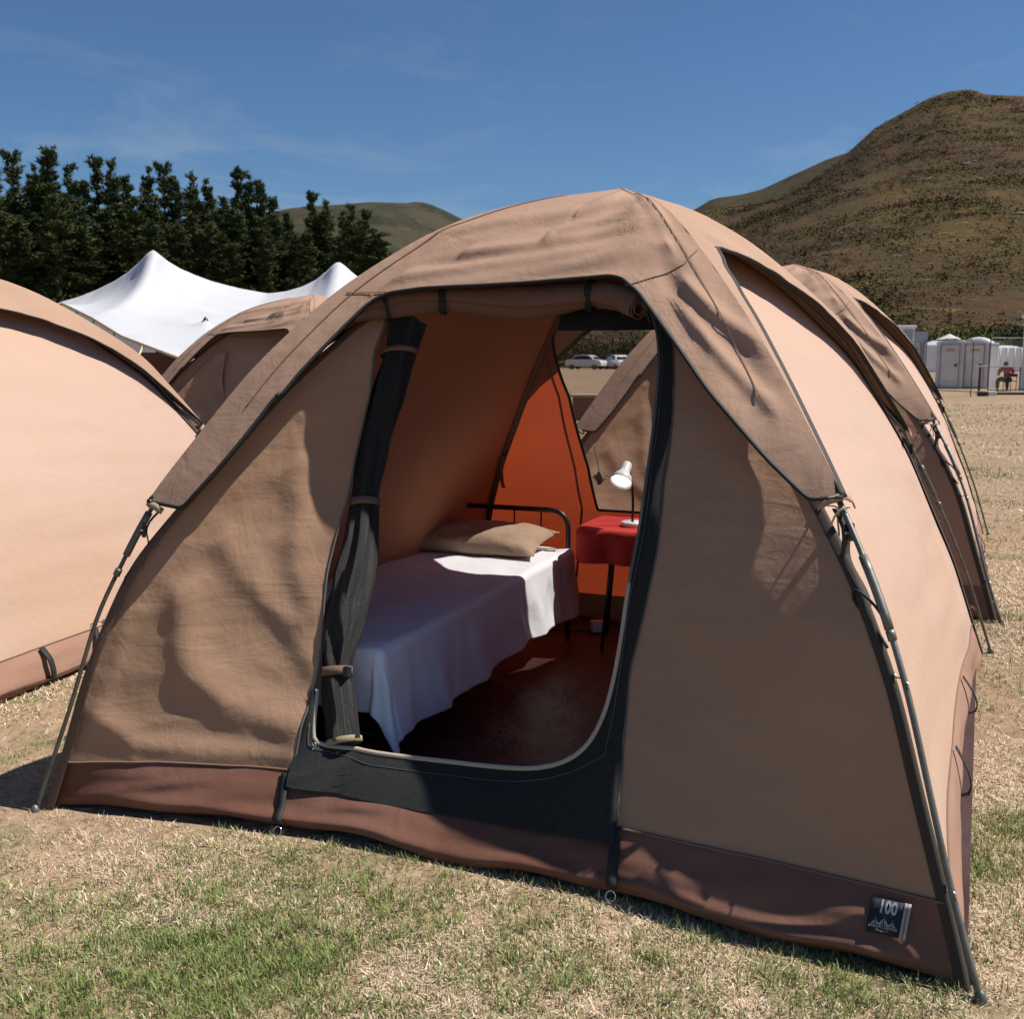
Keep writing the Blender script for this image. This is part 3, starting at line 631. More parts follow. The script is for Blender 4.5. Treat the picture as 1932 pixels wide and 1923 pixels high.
# elastic loop on the front right pole
pz = arc(POLE, 'FR', .80); sz_ = arc(SEAM, 'FR', .86); r_ = radial('FR')
lp = [pz, pz*.5+sz_*.5+np.array([0, 0, .02]), sz_+np.array([0, 0, .03])-AX*-.03, sz_+np.array([0, 0, -.01])+AX*.03, pz*.4+sz_*.6-np.array([0, 0, .035]), pz-np.array([0, 0, .05])]
MB().tube(smooth_path(lp, 24), .004, 6).build('elastic_loop', M['edge'], tent)
pk = [arc(POLE, 'FR', 1.09)+r_*.01+q for q in (np.array([-.03, 0, -.05]), np.array([-.02, -.015, -.01]), np.array([.015, -.015, .004]), np.array([.02, .01, -.004]), np.array([-.012, .012, -.012]), np.array([-.01, -.01, -.08]))]
MB().tube(smooth_path(pk, 30), .003, 6).build('tie_cord', M['rope'], tent)
# ------------------------------------------------ rolled-up door flap above the doorway
def roll_point(x, y, off): q = inv(wallF('front'), np.array([x, y], float), (.5, 1.6)); return wall('front', *q)+OUT['front']*off-np.array([0, 0, .01])
rp = smooth_path([roll_point(*q) for q in ((684, 592, .07), (735, 577, .075), (800, 566, .08), (860, 562, .085), (930, 566, .10), (1010, 570, .11), (1080, 560, .11), (1140, 552, .10), (1190, 562, .11), (1226, 577, .13))], 90, 2)
def spiral(path, r0, turns=2.6, k=60):
    rows = []; n = len(path); T = np.gradient(np.array(path), axis=0)
    for i, p in enumerate(path):
        t = T[i]/np.linalg.norm(T[i]); a = np.cross(t, [0, 0, 1.]); a /= np.linalg.norm(a); b = np.cross(t, a); x = i/(n-1)
        row = []
        for j in range(k):
            th = j/(k-1)*turns*2*math.pi; r = r0(x)*(.34+.66*(j/(k-1)))
            r *= 1+.16*N3(x*7, math.cos(th)*.9, math.sin(th)*.9+turns)+.07*N3(x*22+math.sin(th)*1.5, th*.5, 3)
            if x < .12: r *= 1+.08*math.sin(x*230)*(1-x/.12)
            row.append(np.array(p)+r*(math.cos(th+2.2+x)*a+math.sin(th+2.2+x)*b*1.05))
        rows.append(row)
    return rows
def rr(x): return np.interp(x, [0, .06, .14, .22, .30, .34, .45, .6, .72, .80, .84, .90, 1], [.026, .036, .046, .05, .040, .046, .058, .066, .060, .044, .046, .050, .046])
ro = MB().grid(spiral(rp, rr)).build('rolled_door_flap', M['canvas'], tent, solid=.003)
for x in (.115, .31, .80):
    i = int(x*89); c_ = rp[i]; t = rp[i+1]-rp[i-1]; t /= np.linalg.norm(t); a = np.cross(t, [0, 0, 1.]); a /= np.linalg.norm(a); b = np.cross(t, a)
    rad = float(rr(i/89))+.006; path = [c_+rad*(math.cos(q)*a+math.sin(q)*b*1.05) for q in np.linspace(0, 2*math.pi, 30)]
    MB().ribbon(path, t, .022 if x > .2 else .012, .003).build('roll_strap', M['edge'], ro)
# ------------------------------------------------ net curtain rolled to the left of the doorway
def cpt(x, y, off): q = inv(wallF('front'), np.array([x, y], float), (.65, .8)); return wall('front', *q)+OUT['front']*off
cu_ = [(768, 606, 36), (752, 660, 32), (735, 720, 31), (712, 800, 33), (698, 870, 30), (686, 948, 24), (680, 1010, 31), (668, 1080, 38), (652, 1150, 38), (640, 1210, 32), (630, 1265, 25), (636, 1320, 30), (644, 1380, 31), (646, 1402, 32)]
cc = np.array([(*cpt(x, y, -.012), r_/2000*3.55) for x, y, r_ in cu_]); cc = smooth_path(cc, 110, 2)
rows = []
T = np.gradient(cc[:, :3], axis=0)
for i in range(len(cc)):
    t = T[i]/np.linalg.norm(T[i]); a = AX-t*(AX@t); a /= np.linalg.norm(a); b = np.cross(t, a); x = i/(len(cc)-1); row = []
    for th in np.arange(36)*2*math.pi/36:
        pl = .97+.17*math.sin(th*5+x*9+3*N3(x*5, 1, 2))+.07*math.sin(th*11+x*16)+.12*N3(x*14, math.cos(th), math.sin(th))
        row.append(cc[i, :3]+cc[i, 3]*pl*(math.cos(th)*a+math.sin(th)*b*.75))
    rows.append(row)
cur = MB().grid(rows, closed=True).build('rolled_net_curtain', M['curtain'], tent)
# underside hem opening
c_ = cc[-1, :3]; t = T[-1]/np.linalg.norm(T[-1]); a = AX-t*(AX@t); a /= np.linalg.norm(a); b = np.cross(t, a)
rad = cc[-1, 3]
mb = MB(); mb.grid([[c_+t*h+rad*m_*(math.cos(q)*a+math.sin(q)*b*.75) for q in np.arange(30)*2*math.pi/30] for h, m_ in ((-.012, 1.03), (-.010, 1.10), (.008, 1.10), (.010, 1.0), (-.005, .92))], closed=True)
mb.grid([[c_+t*(.018+.012*math.cos(q))+a*.012+rad*m_*(math.cos(q)*a+math.sin(q)*b*.5) for q in np.linspace(-.3, 2.6, 16)] for m_ in (.98, .80)])
mb.build('curtain_hem', M['cuff'], cur)
for (x, y, r_, hh, rot) in ((748, 668, 30, .020, -.5), (686, 950, 25, .026, -.12), (630, 1267, 26, .030, .02)):
    i = int(np.argmin([np.linalg.norm(proj(p)-np.array([x, y])) for p in cc[:, :3]])); c_ = cc[i, :3]; t = T[i]/np.linalg.norm(T[i]); a = AX-t*(AX@t); a /= np.linalg.norm(a); b = np.cross(t, a); rad = cc[i, 3]*1.14
    path = [c_+t*(-rot*rad*.5*math.cos(q))+rad*(math.cos(q)*a+math.sin(q)*b*.8) for q in np.linspace(0, 2*math.pi, 28)]
    sp = MB().ribbon(path, t, hh, .003).build('curtain_strap', M['web'], cur)
    if y > 1000:
        bpnt = c_+rad*(math.cos(math.pi)*a*.95)+OUT['front']*rad*.35
        MB().box(bpnt, (.016, .03, .036), ax=np.array([a, b, t])).build('buckle', M['plastic'], sp, smooth=False, bevel=.002)
# ------------------------------------------------ sewn label with the tent number
lab = [inv(skirt, np.array(p, float), (.1, .6), (-.1, -.1), (1.1, 1.15)) for p in ((1647, 1686), (1720, 1703), (1708, 1769), (1633, 1751))]
cor = [skirt(*q)+OUT['front']*.014 for q in lab]
lw = np.linalg.norm(cor[1]-cor[0]); lh = np.linalg.norm(cor[3]-cor[0]); print('label size', lw, lh)
def LP(s_, t_, o_=0.): return (cor[0]*(1-s_)+cor[1]*s_)*(1-t_)+(cor[3]*(1-s_)+cor[2]*s_)*t_+OUT['front']*o_
pa = MB().grid([[LP(s_, t_) for s_ in np.linspace(0, .83, 8)] for t_ in np.linspace(0, 1, 6)]).build('number_label', M['navy'], tent, solid=.002)
pa['label'] = 'dark cloth label reading 100'
MB().grid([[LP(s_, t_, .001) for s_ in np.linspace(.835, 1, 4)] for t_ in np.linspace(-.02, 1.02, 6)]).build('label_strip', M['striplabel'], pa, solid=.002)
def put_text(body, cs, ct, hgt, m, o_=.003, rot=0., sx=1., shear=0., arch=0., mapper=None, spacing=1., asp=1., bold=.012):
    V, F = text_mesh(body, 1., spacing, bold); V = V*hgt/.72; V[:, 0] *= sx
    V[:, 1] += arch*(V[:, 0]**2); V[:, 0] += shear*V[:, 1]
    if rot: c1, s1 = math.cos(rot), math.sin(rot); V = np.stack([V[:, 0]*c1-V[:, 1]*s1, V[:, 0]*s1+V[:, 1]*c1], 1)
    # V in units of label height; s uses aspect
    return [mapper(cs+v[0]*asp, ct-v[1], o_) for v in V], F
asp = lh/lw
mb = MB()
mb.add(*put_text('100', .44, .22, .37, None, sx=.66, mapper=LP, asp=asp, bold=.035))
def logo(mb, mapper, cs, ct, s, asp, dark=False, o_=.003):
    """row of three little peaked tents over UNDER CANVAS / EVENTS"""
    def tri(pts): mb.add([mapper(cs+x*s*asp, ct-y*s, o_) for x, y in pts], [tuple(range(len(pts)))])
    for x0, hh, w_ in ((-.36, .26, .17), (0, .36, .24), (.36, .26, .17)):
        for sg in (-1, 1):
            tri([(x0+sg*.01, hh), (x0+sg*w_, .02), (x0+sg*w_*.62, .02)][::sg])
            tri([(x0+sg*.01, hh*.9), (x0+sg*w_*.42, .02), (x0+sg*w_*.2, .02)][::sg])
        tri([(x0-.008, hh+.07), (x0-.008, hh), (x0+.008, hh), (x0+.008, hh+.07)])
    for a in np.linspace(2.3, .84, 5):
        x, y = .36*math.cos(a), .22+.33*math.sin(a); tri([(x-.012, y-.012), (x+.012, y-.012), (x+.012, y+.012), (x-.012, y+.012)])
    mb.add(*put_text('UNDER CANVAS', cs, ct+.07*s, .13*s, None, o_, sx=.92, shear=.12, mapper=mapper, asp=asp, arch=0))
    mb.add(*put_text('EVENTS', cs, ct+.25*s, .08*s, None, o_, sx=.9, mapper=mapper, asp=asp, spacing=1.7, arch=.7/s))
logo(mb, LP, .40, .74, .62, asp)
mb.build('lettering', M['print'], pa, smooth=False)
mb = MB(); mb.add(*put_text('WWW.UNDERCANVASEVENTS.CO.ZA', .917, .5, .058, None, .004, rot=math.pi/2, sx=.78, mapper=LP, asp=asp)); mb.build('lettering', M['darkprint'], pa, smooth=False)

# ------------------------------------------------------------------ neighbouring tents (copies of the same model)
LOC0 = (CT[0], CT[1])
def place_tent(x, y, rz, label, sc=1., skip=('number_label',)):
    t = copy_tree(tent, None, skip); t.location = (x, y, 0); t.rotation_euler = (0, 0, rz); t.scale = (sc, sc, sc); t['label'] = label; return t
tr = place_tent(2.02, 7.75, .03, 'tan dome tent standing behind the front tent on its right')
tl = place_tent(-3.12, 5.72, .10, 'bright sunlit dome tent cut off by the left edge of the photo', .93)
def to_world(P, t, sc=1.):
    q = (np.asarray(P)-parent_origin(tent))*sc; a = t.rotation_euler[2]; c, s_ = math.cos(a), math.sin(a); return np.array([t.location[0]+q[0]*c-q[1]*s_, t.location[1]+q[0]*s_+q[1]*c, q[2]])
us_ = min(np.linspace(.05, .98, 200), key=lambda u: abs(proj(to_world(SK['right'](u, .6), tl, .93))[0]-84)); print('strap u', us_)
path = [SK['right'](us_-.012*a, 1-a)+OUT['right']*(.014+.02*math.sin(a*math.pi)) for a in np.linspace(0, 1.0, 14)]
o = MB().ribbon(path, (RR-FR), .034, .004).build('skirt_strap', M['edge'], tent); o.parent = tl
tb = place_tent(-2.12, 11.6, -.14, 'small looking dome tent in front of the white canopy with a printed logo', 1., ('number_label', 'rolled_net_curtain', 'net_surround', 'door_zip', 'zip_pull', 'stitching', 'door_binding', 'rolled_door_flap'))
dp = MB().grid([[wall('front', curve_u(Rdoor, z)*(1-a)+curve_u(Ldoor, z)*a, z)+OUT['front']*(.012+.02*N3(a*5, z*3, 3)*4*a*(1-a)) for a in np.linspace(0, 1, 30)] for z in np.linspace(.17, zd+.02, 40)]).build('closed_door_panel', M['canvas'], tent); dp.parent = tb
rows = []
for j in range(40):
    v_ = j/39; zz = 1.52-v_*.75; row = []
    for i in range(26):
        a = i/25; uu = .86-(a-.25)*(.06+.26*v_); row.append(wall('front', min(1, uu), zz)+OUT['front']*(.05+.035*math.sin(a*9+v_*3)*v_+.02*N3(a*6, v_*4, 8)))
    rows.append(row)
lf = MB().grid(rows).build('loose_flap', M['canvas'], tent); lf.parent = tb
# printed logo on the back tent's flysheet (in that tent's own local frame)
def fly_local(u, z, o_): return flyF('front')(u, z)+(OUT['front']*.7+np.array([0, 0, .7]))*o_
V0 = parent_origin(tent)
def FLm(s_, t_, o_): return fly_local(.60-s_*.34, 1.99-t_*.26, .012+o_)
mb = MB(); logo(mb, FLm, .5, .5, .8, .52)
lo = mb.build('printed_logo', M['darkprint'], tent, smooth=False); lo.parent = tb
lo['label'] = 'faded dark logo printed on the flysheet'
# ------------------------------------------------------------------ inside the tent
BZ = .50
b0 = np.array([-.46, 3.53, 0]); b1 = np.array([.28, 5.38, 0]); bd = (b1-b0)/np.linalg.norm(b1-b0); bl = np.array([-bd[1], bd[0], 0]); BLEN = np.linalg.norm(b1-b0); BW = .76
def B(p, q, z): return b0+bd*p+bl*q+np.array([0, 0, z])
bed = thing('bed', B(BLEN/2, BW/2, 0), 'narrow single bed with black tubular steel frame inside the front tent', 'bed')
MB().grid([[B(p, q, BZ-.135+h) for p, q in ((0, .01), (BLEN, .01), (BLEN, BW-.01), (0, BW-.01))] for h in (0, .12)], closed=True).add([B(0, .01, BZ-.015), B(BLEN, .01, BZ-.015), B(BLEN, BW-.01, BZ-.015), B(0, BW-.01, BZ-.015)], [(0, 1, 2, 3)]).build('mattress', M['mattress'], bed, smooth=False)
mb = MB()
for q in (.0, BW): mb.tube([B(-.01, q, .33), B(BLEN+.02, q, .33)], .014, 8)
for p in np.linspace(0, BLEN, 6): mb.tube([B(p, 0, .33), B(p, BW, .33)], .010, 6)
mb.build('bed_frame', M['blackmetal'], bed)
def hoop(p, zt, rad=.09, ql=0., qr=BW):
    pts = [B(p, ql, .03)]+[B(p, ql, zt-rad)]+[B(p, ql+rad-rad*math.cos(a), zt-rad+rad*math.sin(a)) for a in np.linspace(.1, 1.57, 6)]+[B(p, qr-rad+rad*math.sin(a), zt-rad+rad*math.cos(a)) for a in np.linspace(0, 1.57, 6)]+[B(p, qr, .03)]
    return pts
hb = MB().tube(hoop(BLEN+.03, .70), .0135, 10).tube([B(BLEN+.03, 0, .46), B(BLEN+.03, BW, .46)], .009, 8)
for q in (.15, .30, .45, .61): hb.tube([B(BLEN+.03, q, .46), B(BLEN+.03, q, .695)], .005, 6)
hb.build('headboard', M['blackmetal'], bed)
for q in (.0, BW):
    MB().tube([B(.0, q, .03), B(.0, q, .36)], .0135, 8).build('leg', M['blackmetal'], bed)
MB().tube([B(0, 0, .19), B(0, BW, .19)], .011, 8).build('foot_rail', M['blackmetal'], bed)
# sheet draped over the mattress: flat cloth coordinates folded over the edges
OF, OR_ = .24, .34
def drape(a, b):
    oa = max(0, -a); ob = max(0, -b); L_ = math.hypot(oa, ob)
    p = max(0, a); q = max(0, min(BW, b)); ol = max(0, b-BW)
    z = BZ+.004+.006*N3(a*5, b*7, 1)+.004*N3(a*13, b*9+a*5, 2)
    if L_ == 0 and ol == 0: return B(p, q, z)
    if ol > 0: return B(p, BW+.012, z-ol*.9)
    th = math.atan2(ob, oa); r = .035; arc_ = r*math.pi/2
    if L_ < arc_: t = L_/r; out, dn = r*math.sin(t), r*(1-math.cos(t))
    else:
        dn0 = L_-arc_; fold = .5+.5*math.sin((a if oa == 0 else 0)*17+th*9+1.5*N3(a*3, 0, 4))
        corner = math.sin(2*th)
        fl = .03*dn0/.3+.028*fold*dn0/.3+.05*corner*dn0/.3+.014*N3(a*9, b*6, 8)*min(1, dn0/.1)
        out, dn = r+fl, r+dn0*.97
    return B(p-out*math.cos(th), q-out*math.sin(th), z-dn)
ga = np.r_[np.linspace(-OF, 0, 30), np.linspace(.01, BLEN+.02, 130)]; 
rows = []
for a in ga:
    e = OR_*(1+.04*math.sin(a*4.))-.10*max(0, min(1, (.45-0)/.45))*0
    rows.append([drape(a, b) for b in np.r_[np.linspace(-e, 0, 44), np.linspace(.01, BW, 40), np.linspace(BW+.02, BW+.18, 6)]])
sh = MB().grid(rows).build('bedsheet', M['sheet'], solid=.003); tag(sh, 'white cotton sheet draped over the bed and hanging at its side', 'bedsheet')
# pillow
def pillow():
    rows = []; n, m = 34, 24; Lp, Wp, Hp = .74, .38, .085
    for sgn in (1, -1):
        g = []
        for i in range(n+1):
            r = []
            for j in range(m+1):
                x = -1+2*i/n; y = -1+2*j/m
                t = (1-abs(x)**2.6)**.55*(1-abs(y)**2.6)**.55 if abs(x) < 1 and abs(y) < 1 else 0
                pinch = 1-.10*(1-abs(y)**2)*abs(x)**4; pinch2 = 1-.12*(1-abs(x)**2)*abs(y)**4
                r.append((x*Lp/2*pinch, y*Wp/2*pinch2, sgn*Hp*(.5 if sgn < 0 else .95)*t*(1+.2*N3(x*2, y*2, 1))+.008*N3(x*4, y*4, 5)*t))
            g.append(r)
        rows.append(g)
    return rows
pb = MB(); R_ = np.array([bl*-1, bd, [0, 0, 1]])
tz = R_.T
ang = .16; rx = np.array([[1, 0, 0], [0, math.cos(ang), -math.sin(ang)], [0, math.sin(ang), math.cos(ang)]])
pc = B(BLEN-.20, BW/2+.02, BZ+.062)
for i_, g in enumerate(pillow()): pb.grid((np.array(g)@rx.T)@R_+pc, flip=(i_ == 1))
tag(pb.build('pillow', M['pillow'], sub=0), 'plain khaki pillow lying at the head of the bed', 'pillow')
# bedside table under a red cloth
tc_ = np.array([.63, 5.28, 0]); TH = .65
tb_ = thing('bedside_table', tc_, 'small bedside table on thin dark legs beside the bed', 'table')
MB().lathe(tc_+[0, 0, TH-.02], [(0, 0), (.235, 0), (.235, .018), (0, .018)], 40).build('table_top', M['blackmetal'], tb_, smooth=False)
for a in (.6, 2.2, 3.75, 5.3): MB().tube([tc_+[.15*math.cos(a), .15*math.sin(a), TH-.02], tc_+[.22*math.cos(a), .22*math.sin(a), .035]], .009, 8).build('leg', M['blackmetal'], tb_)
rows = []
for r in np.r_[np.linspace(0, .26, 8), np.linspace(.27, .44, 14)]:
    row = []
    for a in np.arange(96)*2*math.pi/96:
        a2 = a+.39; sq = 1.; qf = .93/((abs(math.cos(a2))**5+abs(math.sin(a2))**5)**.2)
        if r <= .265: row.append(tc_+[qf*r*math.cos(a), qf*r*math.sin(a), TH+.003])
        else:
            d = (r-.265)*sq; w_ = .012*math.sin(a*7+1)*d/.15+.010*math.sin(a*12)*d/.15
            row.append(tc_+[qf*(.268+.02*min(1, d/.03)+w_+.02*d)*math.cos(a), qf*(.268+.02*min(1, d/.03)+w_+.02*d)*math.sin(a), TH+.003-max(0, d-.01)])
    rows.append(row)
tag(MB().grid(rows, closed=True).build('tablecloth', M['redcloth'], solid=.002), 'plain bright red cloth hanging over the bedside table', 'tablecloth')
# desk lamp
lc = at(1192, 983, 5.20); lc[2] = TH+.006
lamp = thing('desk_lamp', lc, 'white desk lamp with black gooseneck, switched on, standing on the red cloth', 'lamp')
MB().lathe(lc, [(0, 0), (.052, 0), (.055, .006), (.055, .018), (.05, .024), (0, .025)], 32).build('lamp_base', M['white'], lamp)
MB().box(lc+[0.0, -.03, .027], (.012, .008, .006)).build('switch', M['plastic'], lamp, smooth=False)
sp_ = np.array(at(1168, 912, lc[1]-.05)); st = np.array(at(1181, 883, lc[1]-.01))
nk = smooth_path([lc+[.004, .012, .02], lc+[.008, .02, .10], lc+[.004, .02, .17], st+[.02, .015, -.015], st+[.002, .0, .006]], 30)
MB().tube(nk, .0065, 8).build('gooseneck', M['plastic'], lamp)
ax_ = (sp_-st)/np.linalg.norm(sp_-st); ax_ = ax_+np.array([-.05, -.45, -.15]); ax_ /= np.linalg.norm(ax_)
shd = MB().lathe(st-ax_*.03, [(.0, -.002), (.020, 0), (.024, .010), (.024, .045), (.027, .058), (.045, .085), (.058, .125), (.0565, .126), (.043, .087), (.024, .06)], 36, ax_).build('lamp_shade', M['white'], lamp)
MB().lathe(st-ax_*.03, [(0, .045), (.012, .05), (.016, .06), (.028, .085), (.030, .10), (.020, .118), (0, .124)], 20, ax_).build('bulb', M['bulb'], shd)
# bundle of cord hanging by the window
kc = np.array(at(1131, 902, 5.36))
random.seed(4); mb = MB(); pts = []
for i in range(60):
    a = i*.9; pts.append(kc+np.array([(.006+.022*((i*7)%5)/4)*math.cos(a)*(1+.5*math.sin(i*1.3)), .02*math.sin(a*1.3), (.008+.028*((i*3)%4)/3)*math.sin(a)*(1+.3*math.cos(i*.7))]))
mb.tube(smooth_path(pts, 400, 2), .0055, 5)
mb.tube(smooth_path([kc+[0, 0, .03], kc+[-.012, .01, .09], kc+[-.03, .03, .17]], 14), .003, 5)
mb.tube(smooth_path([kc+[.02, 0, .01], kc+[.05, 0, .015], kc+[.075, 0, -.005], kc+[.10, .0, .0]], 14), .003, 5)
tag(mb.build('cord_bundle', M['cord']), 'knotted bundle of dark cord hanging beside the mesh window', 'cord')
# plug adapter on the floor and its cable
pa_ = ground(1127, 1181, .07)
ad = thing('plug_adapter', pa_-np.array([0, 0, .03]), 'white plug adapter lying on the tent floor past the bed', 'adapter')
MB().box(pa_, (.07, .05, .06), rz=.3).build('body', M['white'], ad, smooth=False, bevel=.006)
MB().box(pa_+[-.005, -.024, .006], (.022, .004, .014), rz=.3).build('switch', M['redcloth'], ad, smooth=False)
MB().tube(smooth_path([pa_+[-.03, 0, -.02], pa_+[-.12, -.03, -.024], pa_+[-.2, .04, -.026], pa_+[-.32, -.05, -.026], pa_+[-.5, .05, -.028]], 40), .005, 6).build('cable', M['plastic'], ad)

# ------------------------------------------------------------------ white stretch canopy
def canopy():
    rows = []
    back = [(60, 590, 31), (118, 568, 31), (150, 559, 31), (180, 547, 31), (215, 530, 30.5), (240, 514, 30), (262, 495, 29.5), (278, 477, 29), (288, 470, 29), (298, 477, 29), (315, 491, 29.5), (340, 506, 30), (370, 519, 30.5), (400, 530, 31), (450, 543, 31.5), (505, 553, 32), (540, 549, 32), (570, 540, 32), (595, 528, 32), (615, 512, 31.5), (628, 499, 31), (638, 492, 31), (650, 500, 31), (668, 516, 31.5), (690, 532, 32), (720, 560, 32), (790, 590, 33), (860, 620, 33)]
    bk = np.array([at(*b) for b in back]); bk = resample(bk, 140)
    front = [(60, 592, 27), (118, 572, 25), (175, 600, 23), (230, 634, 21.5), (290, 657, 20.6), (340, 676, 20), (420, 690, 20), (520, 690, 20), (640, 688, 20.5), (760, 680, 21), (860, 676, 23)]
    fr = resample(np.array([at(*b) for b in front]), 140)
    spike = at(388, 575, 25.)
    for j in range(60):
        t = j/59; row = []
        for i in range(140):
            P_ = bk[i]*(1-t)+fr[i]*t
            lin = P_[2]; base_ = 0
            # membrane sags between the peaks and the front edge
            P_ = P_.copy(); ex = max(0, bk[i][2]-2.9); P_[2] = lin-ex*(1-t)*(1-math.exp(-t*5))*.6-.12*math.sin(math.pi*t)
            row.append(P_)
        rows.append(row)
    rows = np.array(rows)
    # pull one pole up through the membrane
    idx = np.unravel_index(np.argmin([[np.linalg.norm((p-spike)[:2]) for p in r] for r in rows]), rows.shape[:2]); c = rows[idx].copy()
    for j in range(60):
        for i in range(140):
            d = np.linalg.norm((rows[j, i]-c)[:2]); rows[j, i, 2] += .26*math.exp(-d/.28)
    # gather behind the ridge so the cloth has a far side
    far = [rows[0]+np.array([0, y, -z]) for y, z in ((6, 2.4), (3.5, 1.25), (1.6, .45), (.6, .1))]
    return np.concatenate([np.array(far), rows]), c
cr_, cpk = canopy()
can = thing('stretch_canopy', (cr_[:, :, 0].mean(), 26, 0), 'large white stretch fabric canopy with pointed peaks in front of the pines', 'canopy')
MB().grid(cr_).build('membrane', M['stretch'], can)
MB().tube(resample(cr_[-1], 100), .03, 6).build('edge_rope', M['rope'], can)
for i in range(10, 140, 12):
    p = cr_[-1][i]; q = np.array([p[0]-.3, p[1]-1.6, .0]); MB().tube([p, q], .02, 6).build('guy_rope', M['rope'], can)
cu2 = MB().grid([[(x, 27.5+.15*math.sin(x*7), z) for x in np.linspace(can.location[0]-5, can.location[0]+6, 120)] for z in np.linspace(0, 1.55, 6)]).build('shade_sheet', M['skirt'], can)  # dark sheet added for the shade and dark goods under the canopy
for px in (288, 638):
    t_ = at(px, 474 if px == 288 else 496, 29.5 if px == 288 else 31.2); MB().tube([(t_[0], t_[1], 0), t_], .05, 8).build('mast', M['darkweb'], can)
MB().tube([(cpk[0], cpk[1], 0), cpk+[0, 0, .2]], .05, 8).lathe(cpk+[0, 0, .17], [(0, .13), (.05, .09), (.07, 0)], 12).build('mast', M['plastic'], can)
# ------------------------------------------------------------------ pine trees
M['needles'] = mat('pine_needles', (.03, .045, .02), .75, attr='Col', spec=.2)
M['bark'] = mat('pine_bark', (.09, .06, .045), .95, bump=.8, bscale=6)
def tri_mesh(name, V, Cc, m):
    """loose triangles / quads with one colour per face"""
    n, k = V.shape[:2]; me = bpy.data.meshes.new(name); me.vertices.add(n*k); me.vertices.foreach_set('co', V.reshape(-1).astype(np.float32))
    me.loops.add(n*k); me.loops.foreach_set('vertex_index', np.arange(n*k, dtype=np.int32)); me.polygons.add(n)
    me.polygons.foreach_set('loop_start', np.arange(0, n*k, k, dtype=np.int32)); me.update(calc_edges=True)
    at_ = me.color_attributes.new('Col', 'FLOAT_COLOR', 'POINT'); cc_ = np.ones((n, k, 4), np.float32); cc_[:, :, :3] = Cc[:, None, :]; at_.data.foreach_set('color', cc_.reshape(-1)); me.materials.append(m); return me
def pine_mesh(seed, H, kind):
    rs = np.random.RandomState(seed); V = []; Cc = []; br = []
    nb = int(H*(11 if kind == 0 else 8)); top_w = rs.uniform(.1, .5)
    lean = rs.normal(size=2)*.02
    for i in range(nb):
        t = rs.uniform(.08, 1.0)**.8; z = H*t; t = min(1, t)
        prof = (1-t)**.95*(1+.35*math.sin(t*31+seed)) if kind == 0 else (.22+.78*(1-t))*(.62+.38*math.sin(t*13+seed))
        L_ = H*(.19 if kind == 0 else .15)*prof*rs.uniform(.45, 1.2)+.22; a = rs.uniform(0, 2*math.pi); rise = rs.uniform(-.05, .35) if kind == 0 else rs.uniform(.05, .65)
        d = np.array([math.cos(a), math.sin(a), rise]); o = np.array([lean[0]*z, lean[1]*z, z]); br.append((o, o+d*L_))
        shade = rs.uniform(.7, 1.35); warm = rs.uniform(0, 1)
        nc = int(L_*13)+3
        for j in range(nc):
            s_ = rs.uniform(.1, 1.08); c = o+d*L_*s_+rs.normal(size=3)*.10*np.array([1, 1, .8]); k = 12
            dirs = rs.normal(size=(k, 3)); dirs[:, 2] = abs(dirs[:, 2])*.9+.1; dirs += d*.8; dirs /= np.linalg.norm(dirs, axis=1)[:, None]
            side = np.cross(dirs, rs.normal(size=(k, 3))); side /= np.linalg.norm(side, axis=1)[:, None]+1e-9
            ln = rs.uniform(.14, .36, (k, 1)); wd = rs.uniform(.02, .05, (k, 1)); q = c+rs.normal(size=(k, 3))*.05
            V.append(np.stack([q-side*wd, q+side*wd, q+dirs*ln], 1)); b_ = shade*rs.uniform(.75, 1.25, (k, 1))
            Cc.append(np.array([.038+.034*warm, .058+.024*warm, .022])*b_)
    V = np.concatenate(V); Cc = np.concatenate(Cc)
    cm = tri_mesh('pine_crown', V, Cc, M['needles'])
    tb2 = MB().tube([(lean[0]*z, lean[1]*z, z) for z in np.linspace(-.5, H*.97, 8)], np.linspace(.024*H, .008, 8), 7)
    for o, e in br[::2]: tb2.tube([o, e], [.035, .01], 4, cap=False)
    me = bpy.data.meshes.new('pine_trunk'); me.from_pydata(np.concatenate(tb2.v).tolist(), [], tb2.f); me.materials.append(M['bark'])
    return cm, me
PV = [pine_mesh(10+i, 10., 0 if i in (0, 2, 4, 5) else 1) for i in range(6)]
def pine(px, ytop, Y, var, label, rz=0, wid=1.):
    k = (px-CX)/FPX; d = ray(px, 600); k = d[0]/d[1]; gzv = bank.h(k, Y) if Y > 46 else 0; top = at(px, ytop, Y)[2]; H = top-gzv; s_ = H/10.
    e = thing('pine_tree', (k*Y, Y, gzv), label, 'tree', 'dark pines standing in a dense line'); e.rotation_euler = (0, 0, rz); e.scale = (s_*wid, s_*wid, s_)
    for nm, me in zip(('crown', 'trunk'), PV[var]): o = bpy.data.objects.new(nm, me); col.objects.link(o); o.parent = e
rnd = random.Random(7)
tops = [(2, 292, 1), (38, 290, 3), (72, 318, 5), (108, 278, 0), (146, 318, 1), (176, 345, 2), (200, 302, 3), (222, 312, 1), (250, 333, 0), (284, 322, 5), (318, 312, 3), (345, 340, 2), (371, 336, 1), (405, 342, 5), (432, 372, 4), (457, 322, 3), (482, 335, 5), (503, 345, 2), (520, 372, 0), (548, 402, 4), (592, 366, 3), (622, 384, 1), (648, 402, 5), (668, 392, 1), (692, 400, 3), (712, 436, 5)]
